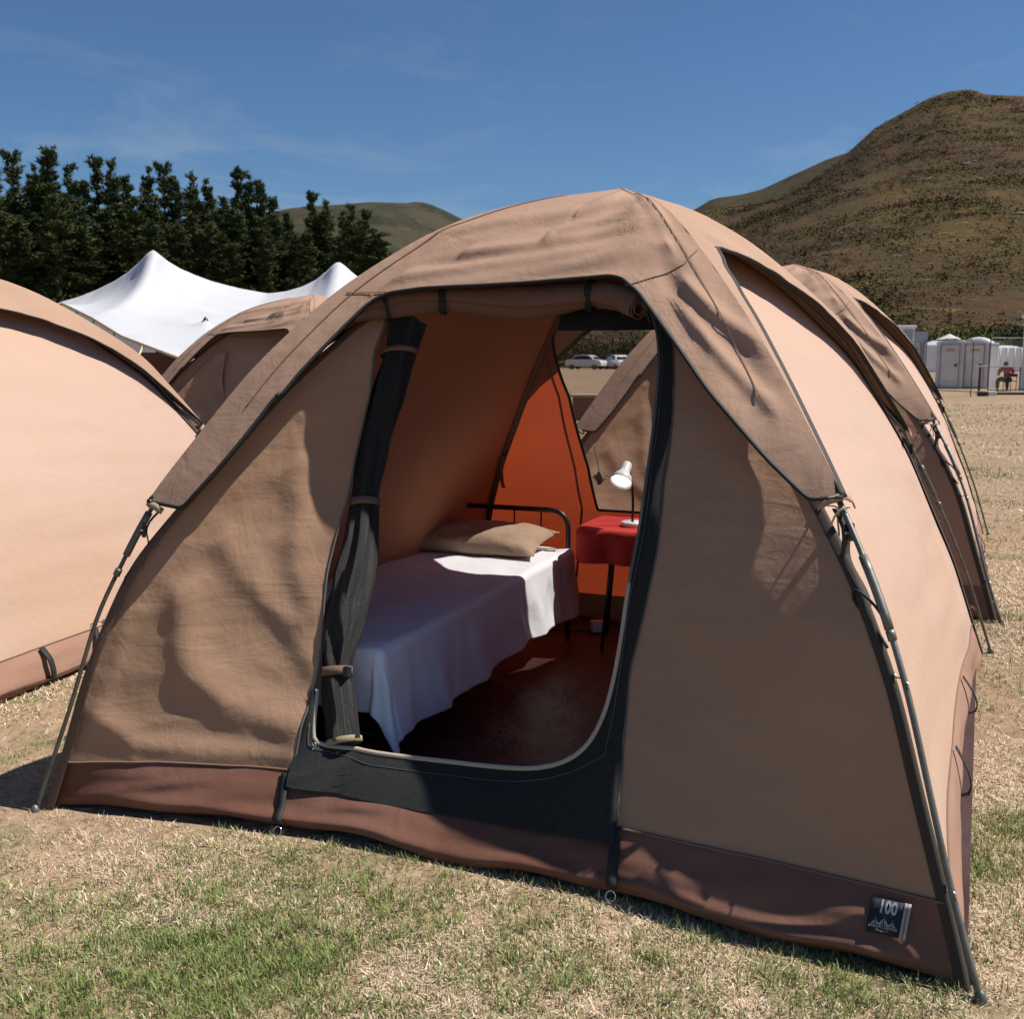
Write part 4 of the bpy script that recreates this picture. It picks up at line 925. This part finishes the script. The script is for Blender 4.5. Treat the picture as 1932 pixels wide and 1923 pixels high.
LAB = {108: 'tallest dark pine with a pointed spire near the left edge', 200: 'pine with two ragged heads right of the tallest spire', 318: 'narrow pine with a flat ragged tip above the white peak', 457: 'open branched pine with sky showing through its top', 592: 'pine with flat spreading top branches near the hill', 692: 'last full pine at the right end of the tree line'}
ORD = 'first second third fourth fifth sixth seventh eighth ninth tenth eleventh twelfth thirteenth fourteenth fifteenth sixteenth seventeenth eighteenth nineteenth twentieth twenty-first twenty-second twenty-third twenty-fourth twenty-fifth twenty-sixth'.split()
for i_, (x, y, v) in enumerate(tops): pine(x, y, 76+rnd.uniform(-3, 3), v, LAB.get(x, ORD[i_]+' dark green pine from the left in the tall skyline row'), rnd.uniform(0, 6), .92)
for i in range(58):
    x = -70+i*13.8+rnd.uniform(-9, 9); t_ = x/700; y = 345+95*t_+rnd.uniform(-22, 75)
    pine(x, y, 67+rnd.uniform(-4, 5), rnd.randrange(6), 'shorter dark pine filling the front of the tree line', rnd.uniform(0, 6), rnd.uniform(1.2, 1.9))
# scrub on the mountain foot and around the field edge
M['scrubleaf'] = mat('scrub_leaves', (.06, .07, .03), .85, attr='Col', spec=.15)
def bush_mesh(seed, n=500, base=(.05, .065, .022), ls=1.):
    rs = np.random.RandomState(seed); c = rs.normal(size=(n, 3))*np.array([.42, .42, .26]); c[:, 2] = abs(c[:, 2])+.1; d = rs.normal(size=(n, 3)); d /= np.linalg.norm(d, axis=1)[:, None]
    s_ = np.cross(d, rs.normal(size=(n, 3))); s_ /= np.linalg.norm(s_, axis=1)[:, None]; ln = rs.uniform(.08, .2, (n, 1))*ls
    return np.stack([c-s_*ln*.5, c+s_*ln*.5, c+d*ln*1.3], 1), np.array(base)*rs.uniform(.5, 1.7, (n, 1))
# shrubs that can be told apart, at the foot of the mountain
for i, (px, Y, sz, lab_, bc) in enumerate([(1800, 118, 9., 'large bright green bush rising behind the white peaked tent', (.075, .095, .02)), (1745, 121, 5., 'dark bush behind the open cabin door', (.03, .04, .02)), (1848, 120, 7., 'green bush between the two white tent roofs', (.06, .08, .022)), (1895, 122, 8., 'dark olive bush beyond the right end of the fence', (.035, .04, .02)), (1930, 119, 6., 'dark bush at the right edge of the photo', (.03, .035, .018)), (1215, 116, 9, 'dark bush seen through the mesh window', (.03, .042, .018)), (1105, 123, 7, 'olive bush above the white car in the window view', (.06, .06, .025))]):
    V, Cc = bush_mesh(50+i, 7000, bc, .38); V = V*sz*.5
    k = ray(px, 640); k = k[0]/k[1]; e = thing('bush', (k*Y, Y, mtn.h(k, Y)), lab_, 'bush', 'bushes at the foot of the mountain')
    o = bpy.data.objects.new('foliage', tri_mesh('foliage', V, Cc, M['scrubleaf'])); col.objects.link(o); o.parent = e
    mbs = MB()
    for a in range(5): mbs.tube([(k*Y, Y, mtn.h(k, Y)-.3), (k*Y+sz*.2*math.cos(a*1.3), Y+sz*.2*math.sin(a*1.3), mtn.h(k, Y)+sz*.28)], [.09, .03], 5)
    mbs.build('stems', M['bark'], e)
rs = np.random.RandomState(5); VV = []; CCs = []
base_v = [bush_mesh(i, 20) for i in range(8)]
for i in range(26000):
    if i < 22500: k = rs.uniform(.15, .62); Y = 112+rs.uniform(0, 1)**1.0*480; H_ = mtn
    else: k = rs.uniform(.0, .62); Y = 111+rs.uniform(0, 1)**1.4*70; H_ = mtn
    dens = N3(k*14, Y*.03, 2.)
    if rs.uniform() > .40+dens*.7: continue
    v, c = base_v[rs.randint(8)]; s_ = rs.uniform(.35, 1.0)**1.3*1.6*(1+Y/420); z = H_.h(k, Y)
    tone = rs.uniform(.5, 1.1); hue = rs.randint(4); tint = [(1.0, .66, .7), (1.5, .76, .7), (2.1, 1.35, .6), (.7, .62, .6)][hue]
    if k < .2:
        if rs.uniform() < .5: continue
        tint = (2.6, 2.0, 1.6)
    if k > .2 and Y < 150 and rs.uniform() < .35: tint = (1.1, 1.1, .8)
    VV.append(v*np.array([s_*1.5, s_*1.5, s_*.8])+np.array([k*Y, Y, z-.15*s_])); CCs.append(c*tone*np.array(tint))
o = bpy.data.objects.new('heath_scrub', tri_mesh('heath_scrub', np.concatenate(VV), np.concatenate(CCs), M['scrubleaf'])); col.objects.link(o); tag(o, 'low brown and olive scrub covering the mountain side', 'scrub', None, 'stuff')
# pale rocks
M['rock'] = mat('grey_rock', (.16, .125, .10), .9, (.09, .07, .055), 2, bump=.8, bscale=3)
def rock(px, Y, sz, label, off=0):
    k = ray(px, 600); k = k[0]/k[1]; rs_ = np.random.RandomState(int(px)); b_ = MB()
    for q in range(7):
        cx_, cy_ = rs_.normal(size=2)*sz*1.1; r_ = sz*rs_.uniform(.35, .8); z_ = mtn.h((k*Y+cx_)/Y, Y+cy_*.5)
        b_.grid([[(k*Y+cx_+r_*1.6*math.cos(a)*math.sin(t)*(1+.25*N3(a, t*2, q)), Y+cy_*.5+r_*math.sin(a)*math.sin(t), z_+r_*.7*math.cos(t)*(1+.3*N3(a*2, t, q+9))) for a in np.arange(9)*math.pi*2/9] for t in np.linspace(.05, 2.2, 6)], closed=True)
    tag(b_.build('rock_outcrop', M['rock'], smooth=False), label, 'rock', 'rock outcrops on the mountain')
def solveY(px, py):
    d = ray(px, py); k, m_ = d[0]/d[1], d[2]/d[1]
    for Y in np.linspace(115, 618, 500):
        if HC+m_*Y <= mtn.h(k, Y): return Y
    return 610
rock(1812, solveY(1812, 312), 1.3, 'largest pale rock outcrop high on the mountain face'); rock(1378, solveY(1378, 396), 1.7, 'grey rocks on the low left shoulder of the mountain')
rock(1735, solveY(1735, 340), .9, 'small scattered rocks left of the largest outcrop'); rock(1925, solveY(1925, 405), 1.1, 'grey rocks by the right edge of the mountain face')

# ------------------------------------------------------------------ far side of the field
M['pvc'] = mat('white_pvc', (.86, .86, .86), .6, (.78, .78, .79), 1.2)
M['grp'] = mat('grey_white_plastic', (.68, .67, .65), .5, (.58, .57, .56), 2)
M['orange'] = mat('orange_sticker', (.6, .2, .05), .6); M['greydoor'] = mat('blue_grey_steel', (.34, .38, .43), .5)
def toilet(px, ybase, label, open_side=False):
    p = ground(px, ybase); x, y = p[0], p[1]; W_, D_, H_ = 1.12, 1.12, 2.12
    f = -math.atan2(x, y); c, s_ = math.cos(f), math.sin(f)
    def T_(a, b, z): return (x+a*c-b*s_, y+a*s_+b*c, z)
    e = thing('portable_toilet', (x, y, 0), label, 'portable toilet', 'portable toilets beyond the fence')
    prof = [(-W_/2, 0), (-W_/2, 1.92)]+[(W_/2*math.sin(a), 1.92+.22*math.cos(a)) for a in np.linspace(-1.4, 1.4, 9)]+[(W_/2, 1.92), (W_/2, 0)]
    rows = [[T_(a, b, z) for a, z in prof] for b in (0, D_)]
    b_ = MB().grid(rows, flip=True); n = len(prof); b_.f.append(tuple(range(n))); b_.f.append(tuple(range(n, 2*n))[::-1]); b_.build('cabin', M['grp'], e, smooth=False)
    ro_ = [[T_((W_/2+.04)*math.sin(a), b, 1.93+.26*math.cos(a)) for a in np.linspace(-1.5, 1.5, 11)] for b in (-.05, D_+.05)]
    MB().grid(ro_).build('roof', M['pvc'], e, solid=.03)
    dr = MB().box(T_(0, -.02, 1.0), (.72, .05, 1.80), rz=f).build('door', M['grp'], e, smooth=False, bevel=.01)
    fr_b = MB()
    for a in (-.39, .39): fr_b.box(T_(a, -.035, 1.0), (.035, .06, 1.84), rz=f)
    fr_b.box(T_(0, -.035, 1.93), (.82, .06, .035), rz=f); fr_b.build('door_frame', M['greydoor'], e, smooth=False)
    for zz in (.32, 1.62): MB().box(T_(0, -.05, zz), (.6, .015, .02), rz=f).build('moulding', M['greydoor'], dr, smooth=False)
    MB().box(T_(.24, -.06, 1.03), (.11, .03, .11), rz=f).build('handle', M['plastic'], dr, smooth=False)
    MB().box(T_(0, -.05, 1.70), (.36, .012, .075), rz=f).build('sticker', M['orange'], dr, smooth=False)
    MB().box(T_(0, D_/2, .04), (W_+.05, D_+.05, .1), rz=f).build('skid_base', M['greydoor'], e, smooth=False)
toilet(1789, 733, 'left of the two grey white portable toilets')
toilet(1835, 733, 'right of the two grey white portable toilets, next to the white panel')
# white panel leaning beside the right toilet
p = ground(1866, 732); e = thing('white_screen', p, 'narrow white panel standing right of the portable toilets', 'panel')
MB().box(p+[0, .1, 1.0], (.36, .9, 2.02)).build('board', M['pvc'], e, smooth=False, bevel=.01); MB().box(p+[0, -.38, 1.9], (.38, .03, .05)).build('top_rail', M['greydoor'], e, smooth=False)
# marquees
def marquee(x0, x1, Y, eave_y, peak_y, kind, label):
    A_, B_ = at(x0, eave_y, Y), at(x1, eave_y, Y); zt = at((x0+x1)/2, peak_y, Y)[2]; ze = A_[2]; W_ = B_[0]-A_[0]; D_ = W_*.55
    e = thing('white_marquee', ((A_[0]+B_[0])/2, Y+D_/2, 0), label, 'tent', 'white marquees across the field')
    b_ = MB().grid([[(A_[0], Y, z), (B_[0], Y, z), (B_[0], Y+D_, z), (A_[0], Y+D_, z)] for z in (0, ze)], closed=True); b_.build('side_curtain', M['pvc'], e, smooth=False)
    rows = []
    for t in np.linspace(0, 1, 14):
        s_ = 1.04*(1-t); zz = ze-.05+(zt-ze)*(t**1.9 if kind == 'peak' else (1-(1-t)**2.2))
        rows.append([((A_[0]+B_[0])/2+a*W_/2*s_, Y+D_/2+b*D_/2*s_, zz) for a, b in ((-1, -1), (0, -1), (1, -1), (1, 0), (1, 1), (0, 1), (-1, 1), (-1, 0))])
    MB().grid(rows, closed=True).build('roof', M['stretch'], e)
    for a in np.linspace(A_[0], B_[0], 5): MB().tube([(a, Y-.05, 0), (a, Y-.05, ze)], .05, 6).build('post', M['grp'], e)
marquee(1738, 1872, 92, 650, 627, 'peak', 'white marquee with one pointed roof peak behind the toilets')
marquee(1822, 1884, 88, 652, 634, 'dome', 'white marquee with a rounded roof right of the pointed one')
marquee(1874, 1928, 94, 655, 650, 'dome', 'low white marquee with a gently sloping roof at the far right')
def cabin(x0, x1, ytop, Y, label, door=None):
    A_, B_ = at(x0, ytop, Y), at(x1, ytop, Y); W_ = B_[0]-A_[0]; zt = A_[2]
    e = thing('site_cabin', ((A_[0]+B_[0])/2, Y+1.2, 0), label, 'cabin')
    MB().box(((A_[0]+B_[0])/2, Y+1.2, zt/2), (W_, 2.4, zt-.12)).build('wall', M['pvc'], e, smooth=False)
    MB().box(((A_[0]+B_[0])/2, Y+1.2, zt), (W_+.16, 2.6, .14)).build('roof', M['pvc'], e, smooth=False, bevel=.02)
    return e, A_, B_, zt, W_
e, A_, B_, zt, W_ = cabin(1660, 1726, 616, 58, 'white cabin with its blue grey door standing open, left of the toilets')
MB().box((B_[0]-.35, 57.96, zt-1.1), (.5, .06, 1.9)).build('doorway', M['greydoor'], e, smooth=False)
dr = MB().box((B_[0]+.33, 57.9, zt-1.25), (.70, .06, 2.0)).build('door', M['greydoor'], e, smooth=False); MB().box((B_[0]+.1, 57.84, zt-1.2), (.1, .06, .1)).build('handle', M['plastic'], dr, smooth=False)
e, A_, B_, zt, W_ = cabin(1992, 2070, 592, 40, 'tall white cabin cut off by the right edge of the photo')
MB().box((A_[0]-.02, 41.4, zt-1.1), (.06, .9, .7)).build('window', M['plastic'], e, smooth=False)
# mesh fence panels
M['mesh2'] = mat('fence_mesh', (.3, .3, .3), .6, alpha=.12)
def fence(x0, y0, x1, y1, top_h, label):
    a, b = ground(x0, y0), ground(x1, y1); e = thing('mesh_fence', (a+b)/2, label, 'fence', 'temporary mesh fence panels across the field')
    r = .15; d = (b-a)/np.linalg.norm(b-a)
    pth = [a, a+[0, 0, top_h-r]]+[a+d*(r-r*math.cos(t))+np.array([0, 0, top_h-r+r*math.sin(t)]) for t in (.5, 1., 1.57)]+[b-d*(r-r*math.sin(t))+np.array([0, 0, top_h-r+r*math.cos(t)]) for t in (0., .5, 1.)]+[b+[0, 0, top_h-r], b]
    MB().tube(pth, .02, 6).tube([a+[0, 0, .18], b+[0, 0, .18]], .018, 6).build('frame', M['oldsteel'], e)
    MB().grid([[a+[0, 0, .18], b+[0, 0, .18]], [a+[0, 0, top_h-.05], b+[0, 0, top_h-.05]]]).build('mesh_infill', M['mesh2'], e, smooth=False)
fence(1650, 747, 1733, 744, 2.0, 'fence panel disappearing behind the tan tent')
fence(1737, 744, 1831, 748, 2.02, 'fence panel in front of the portable toilets')
fence(1863, 745, 1985, 742, 2.1, 'fence panel in front of the seated person')
for (x, y, lab_, c_) in ((1854, 747, 'dark block weighing down the fence foot', 'darkweb'), (1869, 746, 'grey concrete block at the fence foot', 'grp')):
    p = ground(x, y); MB_ = MB().box(p+[0, 0, .08], (.32, .26, .16)).build('fence_block', M[c_], smooth=False, bevel=.015); tag(MB_, lab_, 'block', 'blocks at the fence feet')
# trestle table, chair and the seated person
ty = ground(1845, 738)[1]; def_x = lambda px: at(px, 700, ty)[0]
ztab = at(1845, 691, ty)[2]; e = thing('trestle_table', ((def_x(1842)+def_x(1935))/2, ty, 0), 'long grey trestle table on posts beside the fence', 'table')
MB().box(((def_x(1842)+def_x(1940))/2, ty, ztab), (def_x(1940)-def_x(1842), .6, .05)).build('table_top', M['grp'], e, smooth=False)
for px in (1845, 1922): MB().box((def_x(px), ty-.2, ztab/2), (.07, .07, ztab-.05)).build('leg', mat('rust_brown', (.12, .05, .04), .8) if px == 1845 else M['oldsteel'], e, smooth=False)
pc = ground(1899, 738); X0, Y0 = pc[0], pc[1]
def skin(name, pts, edges, rad, m, parent, sub=2):
    me = bpy.data.meshes.new(name); o_ = parent_origin(parent); me.from_pydata([tuple(np.array(p)-o_) for p in pts], edges, []); me.update(); o = bpy.data.objects.new(name, me); col.objects.link(o); o.parent = parent
    md = o.modifiers.new('skin', 'SKIN'); 
    sv = me.skin_vertices[0].data if me.skin_vertices else None
    if sv is None: 
        return o
    for i, r in enumerate(rad): sv[i].radius = r if isinstance(r, tuple) else (r, r)
    sv[0].use_root = True; ms = o.modifiers.new('sub', 'SUBSURF'); ms.levels = sub; ms.render_levels = sub; me.materials.append(m); return o
def body(name, chains, m, parent):
    """one continuous figure: limbs tapered along joints"""
    mb = MB()
    for pts, rad, fl in chains:
        pp = smooth_path([(*p, r) for p, r in zip(pts, rad)], 16, 1); mb.tube(pp[:, :3], pp[:, 3], 12, flat=fl)
    o = mb.build(name, m, parent); md = o.modifiers.new('remesh', 'REMESH'); md.mode = 'VOXEL'; md.voxel_size = .016; md.use_smooth_shade = True; return o
def Q(a, b, z): return np.array([X0+a, Y0+b, z])
per = thing('person', (X0, Y0, 0), 'person in a bright red shirt and dark trousers sitting bent over at the table', 'person')
M['skin'] = mat('skin', (.16, .08, .05), .6); M['redshirt'] = mat('red_shirt', (.45, .03, .015), .85, (.6, .12, .03), 14, nw=(.55, .7)); M['dark'] = mat('dark_cloth', (.02, .02, .025), .9); M['hair'] = mat('dark_hair', (.012, .01, .009), .8)
body('body', [([Q(0, .02, .50), Q(0, .05, .70), Q(0, .15, .90), Q(0, .20, .97)], (.15, .14, .13, .06), .7), ([Q(0, .18, .95), Q(0, .22, 1.0), Q(0, .24, 1.10), Q(0, .24, 1.17)], (.06, .085, .10, .05), .95),
              ([Q(-.20, .14, .90), Q(-.30, .18, .70), Q(-.20, .40, .66), Q(-.12, .46, .66)], (.06, .05, .04, .03), 1), ([Q(.20, .14, .90), Q(.32, .18, .70), Q(.20, .40, .66), Q(.12, .46, .66)], (.06, .05, .04, .03), 1),
              ([Q(-.20, .14, .92), Q(0, .14, .93), Q(.20, .14, .92)], (.07, .09, .07), .8),
              ([Q(-.09, .02, .48), Q(-.20, .42, .50), Q(-.20, .42, .12), Q(-.20, .36, .05), Q(-.20, .52, .035)], (.10, .075, .05, .045, .035), 1), ([Q(.09, .02, .48), Q(.20, .42, .50), Q(.20, .42, .12), Q(.20, .36, .05), Q(.20, .52, .035)], (.10, .075, .05, .045, .035), 1)], M['skin'], per)
body('shirt', [([Q(0, .01, .52), Q(0, .05, .70), Q(0, .15, .90), Q(0, .19, .955)], (.18, .165, .155, .08), .72), ([Q(-.21, .14, .90), Q(-.29, .17, .76)], (.085, .07), 1), ([Q(.21, .14, .90), Q(.31, .17, .76)], (.085, .07), 1), ([Q(-.20, .13, .92), Q(0, .13, .94), Q(.20, .13, .92)], (.09, .11, .09), .8)], M['redshirt'], per)
body('trousers', [([Q(0, .0, .45), Q(0, .02, .56)], (.17, .165), .8), ([Q(-.09, .02, .48), Q(-.20, .42, .50), Q(-.20, .41, .12)], (.115, .09, .065), 1), ([Q(.09, .02, .48), Q(.20, .42, .50), Q(.20, .41, .12)], (.115, .09, .065), 1)], M['dark'], per)
body('hair', [([Q(0, .20, 1.05), Q(0, .19, 1.12), Q(0, .21, 1.19)], (.085, .105, .085), 1), ([Q(0, .17, 1.15), Q(0, .17, 1.22)], (.05, .04), 1)], M['hair'], per)
ch = thing('folding_chair', (X0, Y0-.05, 0), 'dark folding camp chair under the person in red', 'chair')
MB().box((X0, Y0, .42), (.52, .46, .03)).build('seat', M['dark'], ch, smooth=False); MB().box((X0, Y0-.27, .66), (.56, .03, .12)).build('backrest', M['dark'], ch, smooth=False)
for a in (-.26, .26):
    for b in (-.24, .22): MB().tube([(X0+a, Y0+b, 0), (X0+a, Y0+b*1.1, .72 if b < 0 else .42)], .014, 6).build('leg', M['blackmetal'], ch)
# ------------------------------------------------------------------ view through the mesh window: cars, crate
M['carpaint'] = mat('white_car_paint', (.75, .76, .78), .25, coat=.6); M['glass'] = mat('car_glass', (.02, .025, .03), .08); M['tyre'] = mat('tyre_rubber', (.02, .02, .02), .85)
def car(px, py, rz, label, L_=4.1, W_=1.7, H_=1.45):
    p = ground(px, py); c, s_ = math.cos(rz), math.sin(rz); T_ = lambda a, b, z: (p[0]+a*c-b*s_, p[1]+a*s_+b*c, z)
    e = thing('parked_car', p, label, 'car', 'white cars parked at the far edge of the field')
    prof = [(-L_/2, .35), (-L_/2+.02, .75), (-L_/2+.12, .92), (-L_*.34, .98), (-L_*.22, H_*.93), (-L_*.08, H_), (L_*.12, H_*.985), (L_*.22, H_*.9), (L_*.31, .98), (L_*.45, .88), (L_/2, .70), (L_/2, .35), (L_*.36, .28), (-L_*.36, .28)]
    def sec(b, k, sh=0): return [T_(x*(1-.02*k), b*(1-(.16 if z > 1.0 else .0)), z) for x, z in prof]
    rows = [sec(b, abs(b)) for b in (-W_/2, -W_/2+.06, 0, W_/2-.06, W_/2)]; b_ = MB().grid(rows, closed=True); n = len(prof); b_.f.append(tuple(range(n))[::-1]); b_.f.append(tuple(range(4*n, 5*n))); b_.build('body', M['carpaint'], e, smooth=False, bevel=.03)
    for sg in (-1, 1):
        g = [(-L_*.29, 1.0), (-L_*.20, H_*.9), (-L_*.07, H_*.95), (L_*.11, H_*.94), (L_*.19, H_*.87), (L_*.26, 1.0)]
        MB().add([T_(x, sg*(W_/2*(.86 if z > 1.05 else .985)+.012), z) for x, z in g], [tuple(range(6))[::-sg]]).build('side_window', M['glass'], e, smooth=False, solid=.01)
        for x in (-L_*.31, L_*.31):
            wh = MB().lathe(T_(x, sg*(W_/2-.10), .31), [(0, -.1), (.31, -.1), (.31, .1), (.2, .11)], 20, (s_*-1, c, 0)).build('wheel', M['tyre'], e, smooth=False); MB().lathe(T_(x, sg*(W_/2-.0), .31), [(0, .0), (.19, .0), (.19, .02), (0, .03)], 14, (s_*-sg, c*sg, 0)).build('rim', M['steel'], wh, smooth=False)
    MB().add([T_(L_*.225, b, H_*.88) for b in (-.6, .6)]+[T_(L_*.315, b, .99) for b in (.74, -.74)], [(0, 1, 2, 3)]).build('windscreen', M['glass'], e, smooth=False, solid=.02)
    MB().add([T_(-L_*.225, b, H_*.90) for b in (-.6, .6)]+[T_(-L_*.345, b, 1.0) for b in (.74, -.74)], [(0, 1, 2, 3)]).build('rear_window', M['glass'], e, smooth=False, solid=.02)
car(1106, 696, -.5, 'white hatchback parked side on, seen through the mesh window'); car(1166, 696, 1.9, 'white car with a dark rear, right of the hatchback in the window view', 3.9)
p = ground(1108, 793); cr2 = thing('storage_box', p, 'brown wooden storage box with a paler lid on the field behind the tent', 'box')
M['wood'] = mat('brown_board', (.16, .085, .05), .8, (.2, .11, .07), 6); M['palewood'] = mat('pale_board', (.4, .29, .2), .8)
MB().box(p+[0, .3, .27], (.62, .5, .52)).build('body', M['wood'], cr2, smooth=False, bevel=.01); MB().box(p+[0, .3, .56], (.7, .58, .06)).build('lid', M['palewood'], cr2, smooth=False, bevel=.01)
# ------------------------------------------------------------------ grass
M['grass'] = mat('grass_blades', (.3, .25, .12), .75, attr='Col', spec=.2, transl=(.25, .24, .08), tf=.15)
rs = np.random.RandomState(11)
def lattice(x, y, f, sd):
    """cheap value noise over arrays"""
    g = np.random.RandomState(sd).rand(512, 512); X = x*f+200; Yv = y*f+200; i = np.floor(X).astype(int); j = np.floor(Yv).astype(int); a = X-i; b = Yv-j; a = a*a*(3-2*a); b = b*b*(3-2*b); i %= 511; j %= 511
    return g[i, j]*(1-a)*(1-b)+g[i+1, j]*a*(1-b)+g[i, j+1]*(1-a)*b+g[i+1, j+1]*a*b
def grass(n, xr, yr, hs, wd, seed):
    rs = np.random.RandomState(seed); x = rs.uniform(*xr, n); y = yr[0]+(yr[1]-yr[0])*rs.uniform(0, 1, n)**1.0
    k = (np.abs(x) < .62*y+.5); 
    # nothing grows through the tents' floors
    def inside(x, y, ox=0., oy=0., rz=0., sc=1.):
        dx, dy = x-CT[0]-ox, y-CT[1]-oy; c, s_ = math.cos(-rz), math.sin(-rz); dx, dy = (dx*c-dy*s_)/sc, (dx*s_+dy*c)/sc
        A_ = (FL-FR)[:2]; B_ = (RR-FR)[:2]; M_ = np.linalg.inv(np.stack([A_, B_], 1)); q = M_@np.stack([dx+CT[0]-FR[0], dy+CT[1]-FR[1]]); u, v = q
        m_ = .055*4*np.clip(u, 0, 1)*(1-np.clip(u, 0, 1)); return (u > .035) & (u < .99) & (v > m_) & (v < 1)
    k &= ~inside(x, y); k &= ~inside(x, y, 2.02-CT[0], 7.75-CT[1], .03); k &= ~inside(x, y, -3.12-CT[0], 5.72-CT[1], .10, .93)
    x, y = x[k], y[k]; n = len(x)
    clump = lattice(x, y, 1.3, 1)*.55+lattice(x, y, 3.7, 2)*.3+lattice(x, y, 11, 3)*.25
    bias = .10*np.exp(-((x+.5)/1.0)**2-((y-2.75)/.75)**2)+.06*np.exp(-((x+2)/.8)**2-((y-4)/1.)**2)-.10*(x > 1.2)
    green = (clump+bias+rs.normal(size=n)*.15) > .745
    tuft = lattice(x, y, 24, 5); keep = rs.uniform(size=n) < .6+tuft; x, y, green, tuft = x[keep], y[keep], green[keep], tuft[keep]; n = len(x)
    h = hs*rs.uniform(.4, 1.35, n)*(1+.35*green)*(.6+.8*tuft); lie = np.where(green, rs.uniform(.2, 1.1, n), rs.uniform(.6, 3.2, n)); a = rs.uniform(0, 2*math.pi, n)
    dx, dy = np.cos(a), np.sin(a); wv = wd*rs.uniform(.6, 1.4, n); z0 = lattice(x, y, 1.1, 9)*.012-.012
    h = h/np.sqrt(1+lie**2*.5)
    p0 = np.stack([x-dy*wv, y+dx*wv, z0], 1); p1 = np.stack([x+dy*wv, y-dx*wv, z0], 1)
    m1 = np.stack([x+dx*h*lie*.4+dy*wv*.8, y+dy*h*lie*.4-dx*wv*.8, z0+h*.62], 1); m0 = np.stack([x+dx*h*lie*.4-dy*wv*.8, y+dy*h*lie*.4+dx*wv*.8, z0+h*.62], 1)
    tp = np.stack([x+dx*h*lie, y+dy*h*lie, z0+h*np.where(lie > 1.2, .75, 1)], 1)
    V = np.concatenate([np.stack([p0, p1, m1, m0], 1), np.stack([m0, m1, tp, (m0+tp)/2], 1)])
    t = rs.uniform(size=(n, 1)); dry = np.array([.52, .38, .24])*(1-t)+np.array([.92, .76, .58])*t; gr = np.array([.12, .22, .05])*(1-t)+np.array([.34, .35, .14])*t; c_ = np.where(green[:, None], gr, dry)*rs.uniform(.6, 1.3, (n, 1))
    return V, np.concatenate([c_, c_])
parts = [grass(620000, (-2.6, 2.6), (1.45, 3.9), .023, .0013, 1), grass(230000, (-2.6, 4.2), (3.9, 7.2), .025, .0022, 2), grass(90000, (-4, 9), (7.2, 15), .035, .004, 3), grass(50000, (-8, 17), (15, 32), .04, .009, 4)]
V = np.concatenate([p_[0] for p_ in parts]); Cc = np.concatenate([p_[1] for p_ in parts])
o = bpy.data.objects.new('grass', tri_mesh('grass', V, Cc, M['grass'])); col.objects.link(o); tag(o, 'short dry grass with greener patches covering the field', 'grass', None, 'stuff')
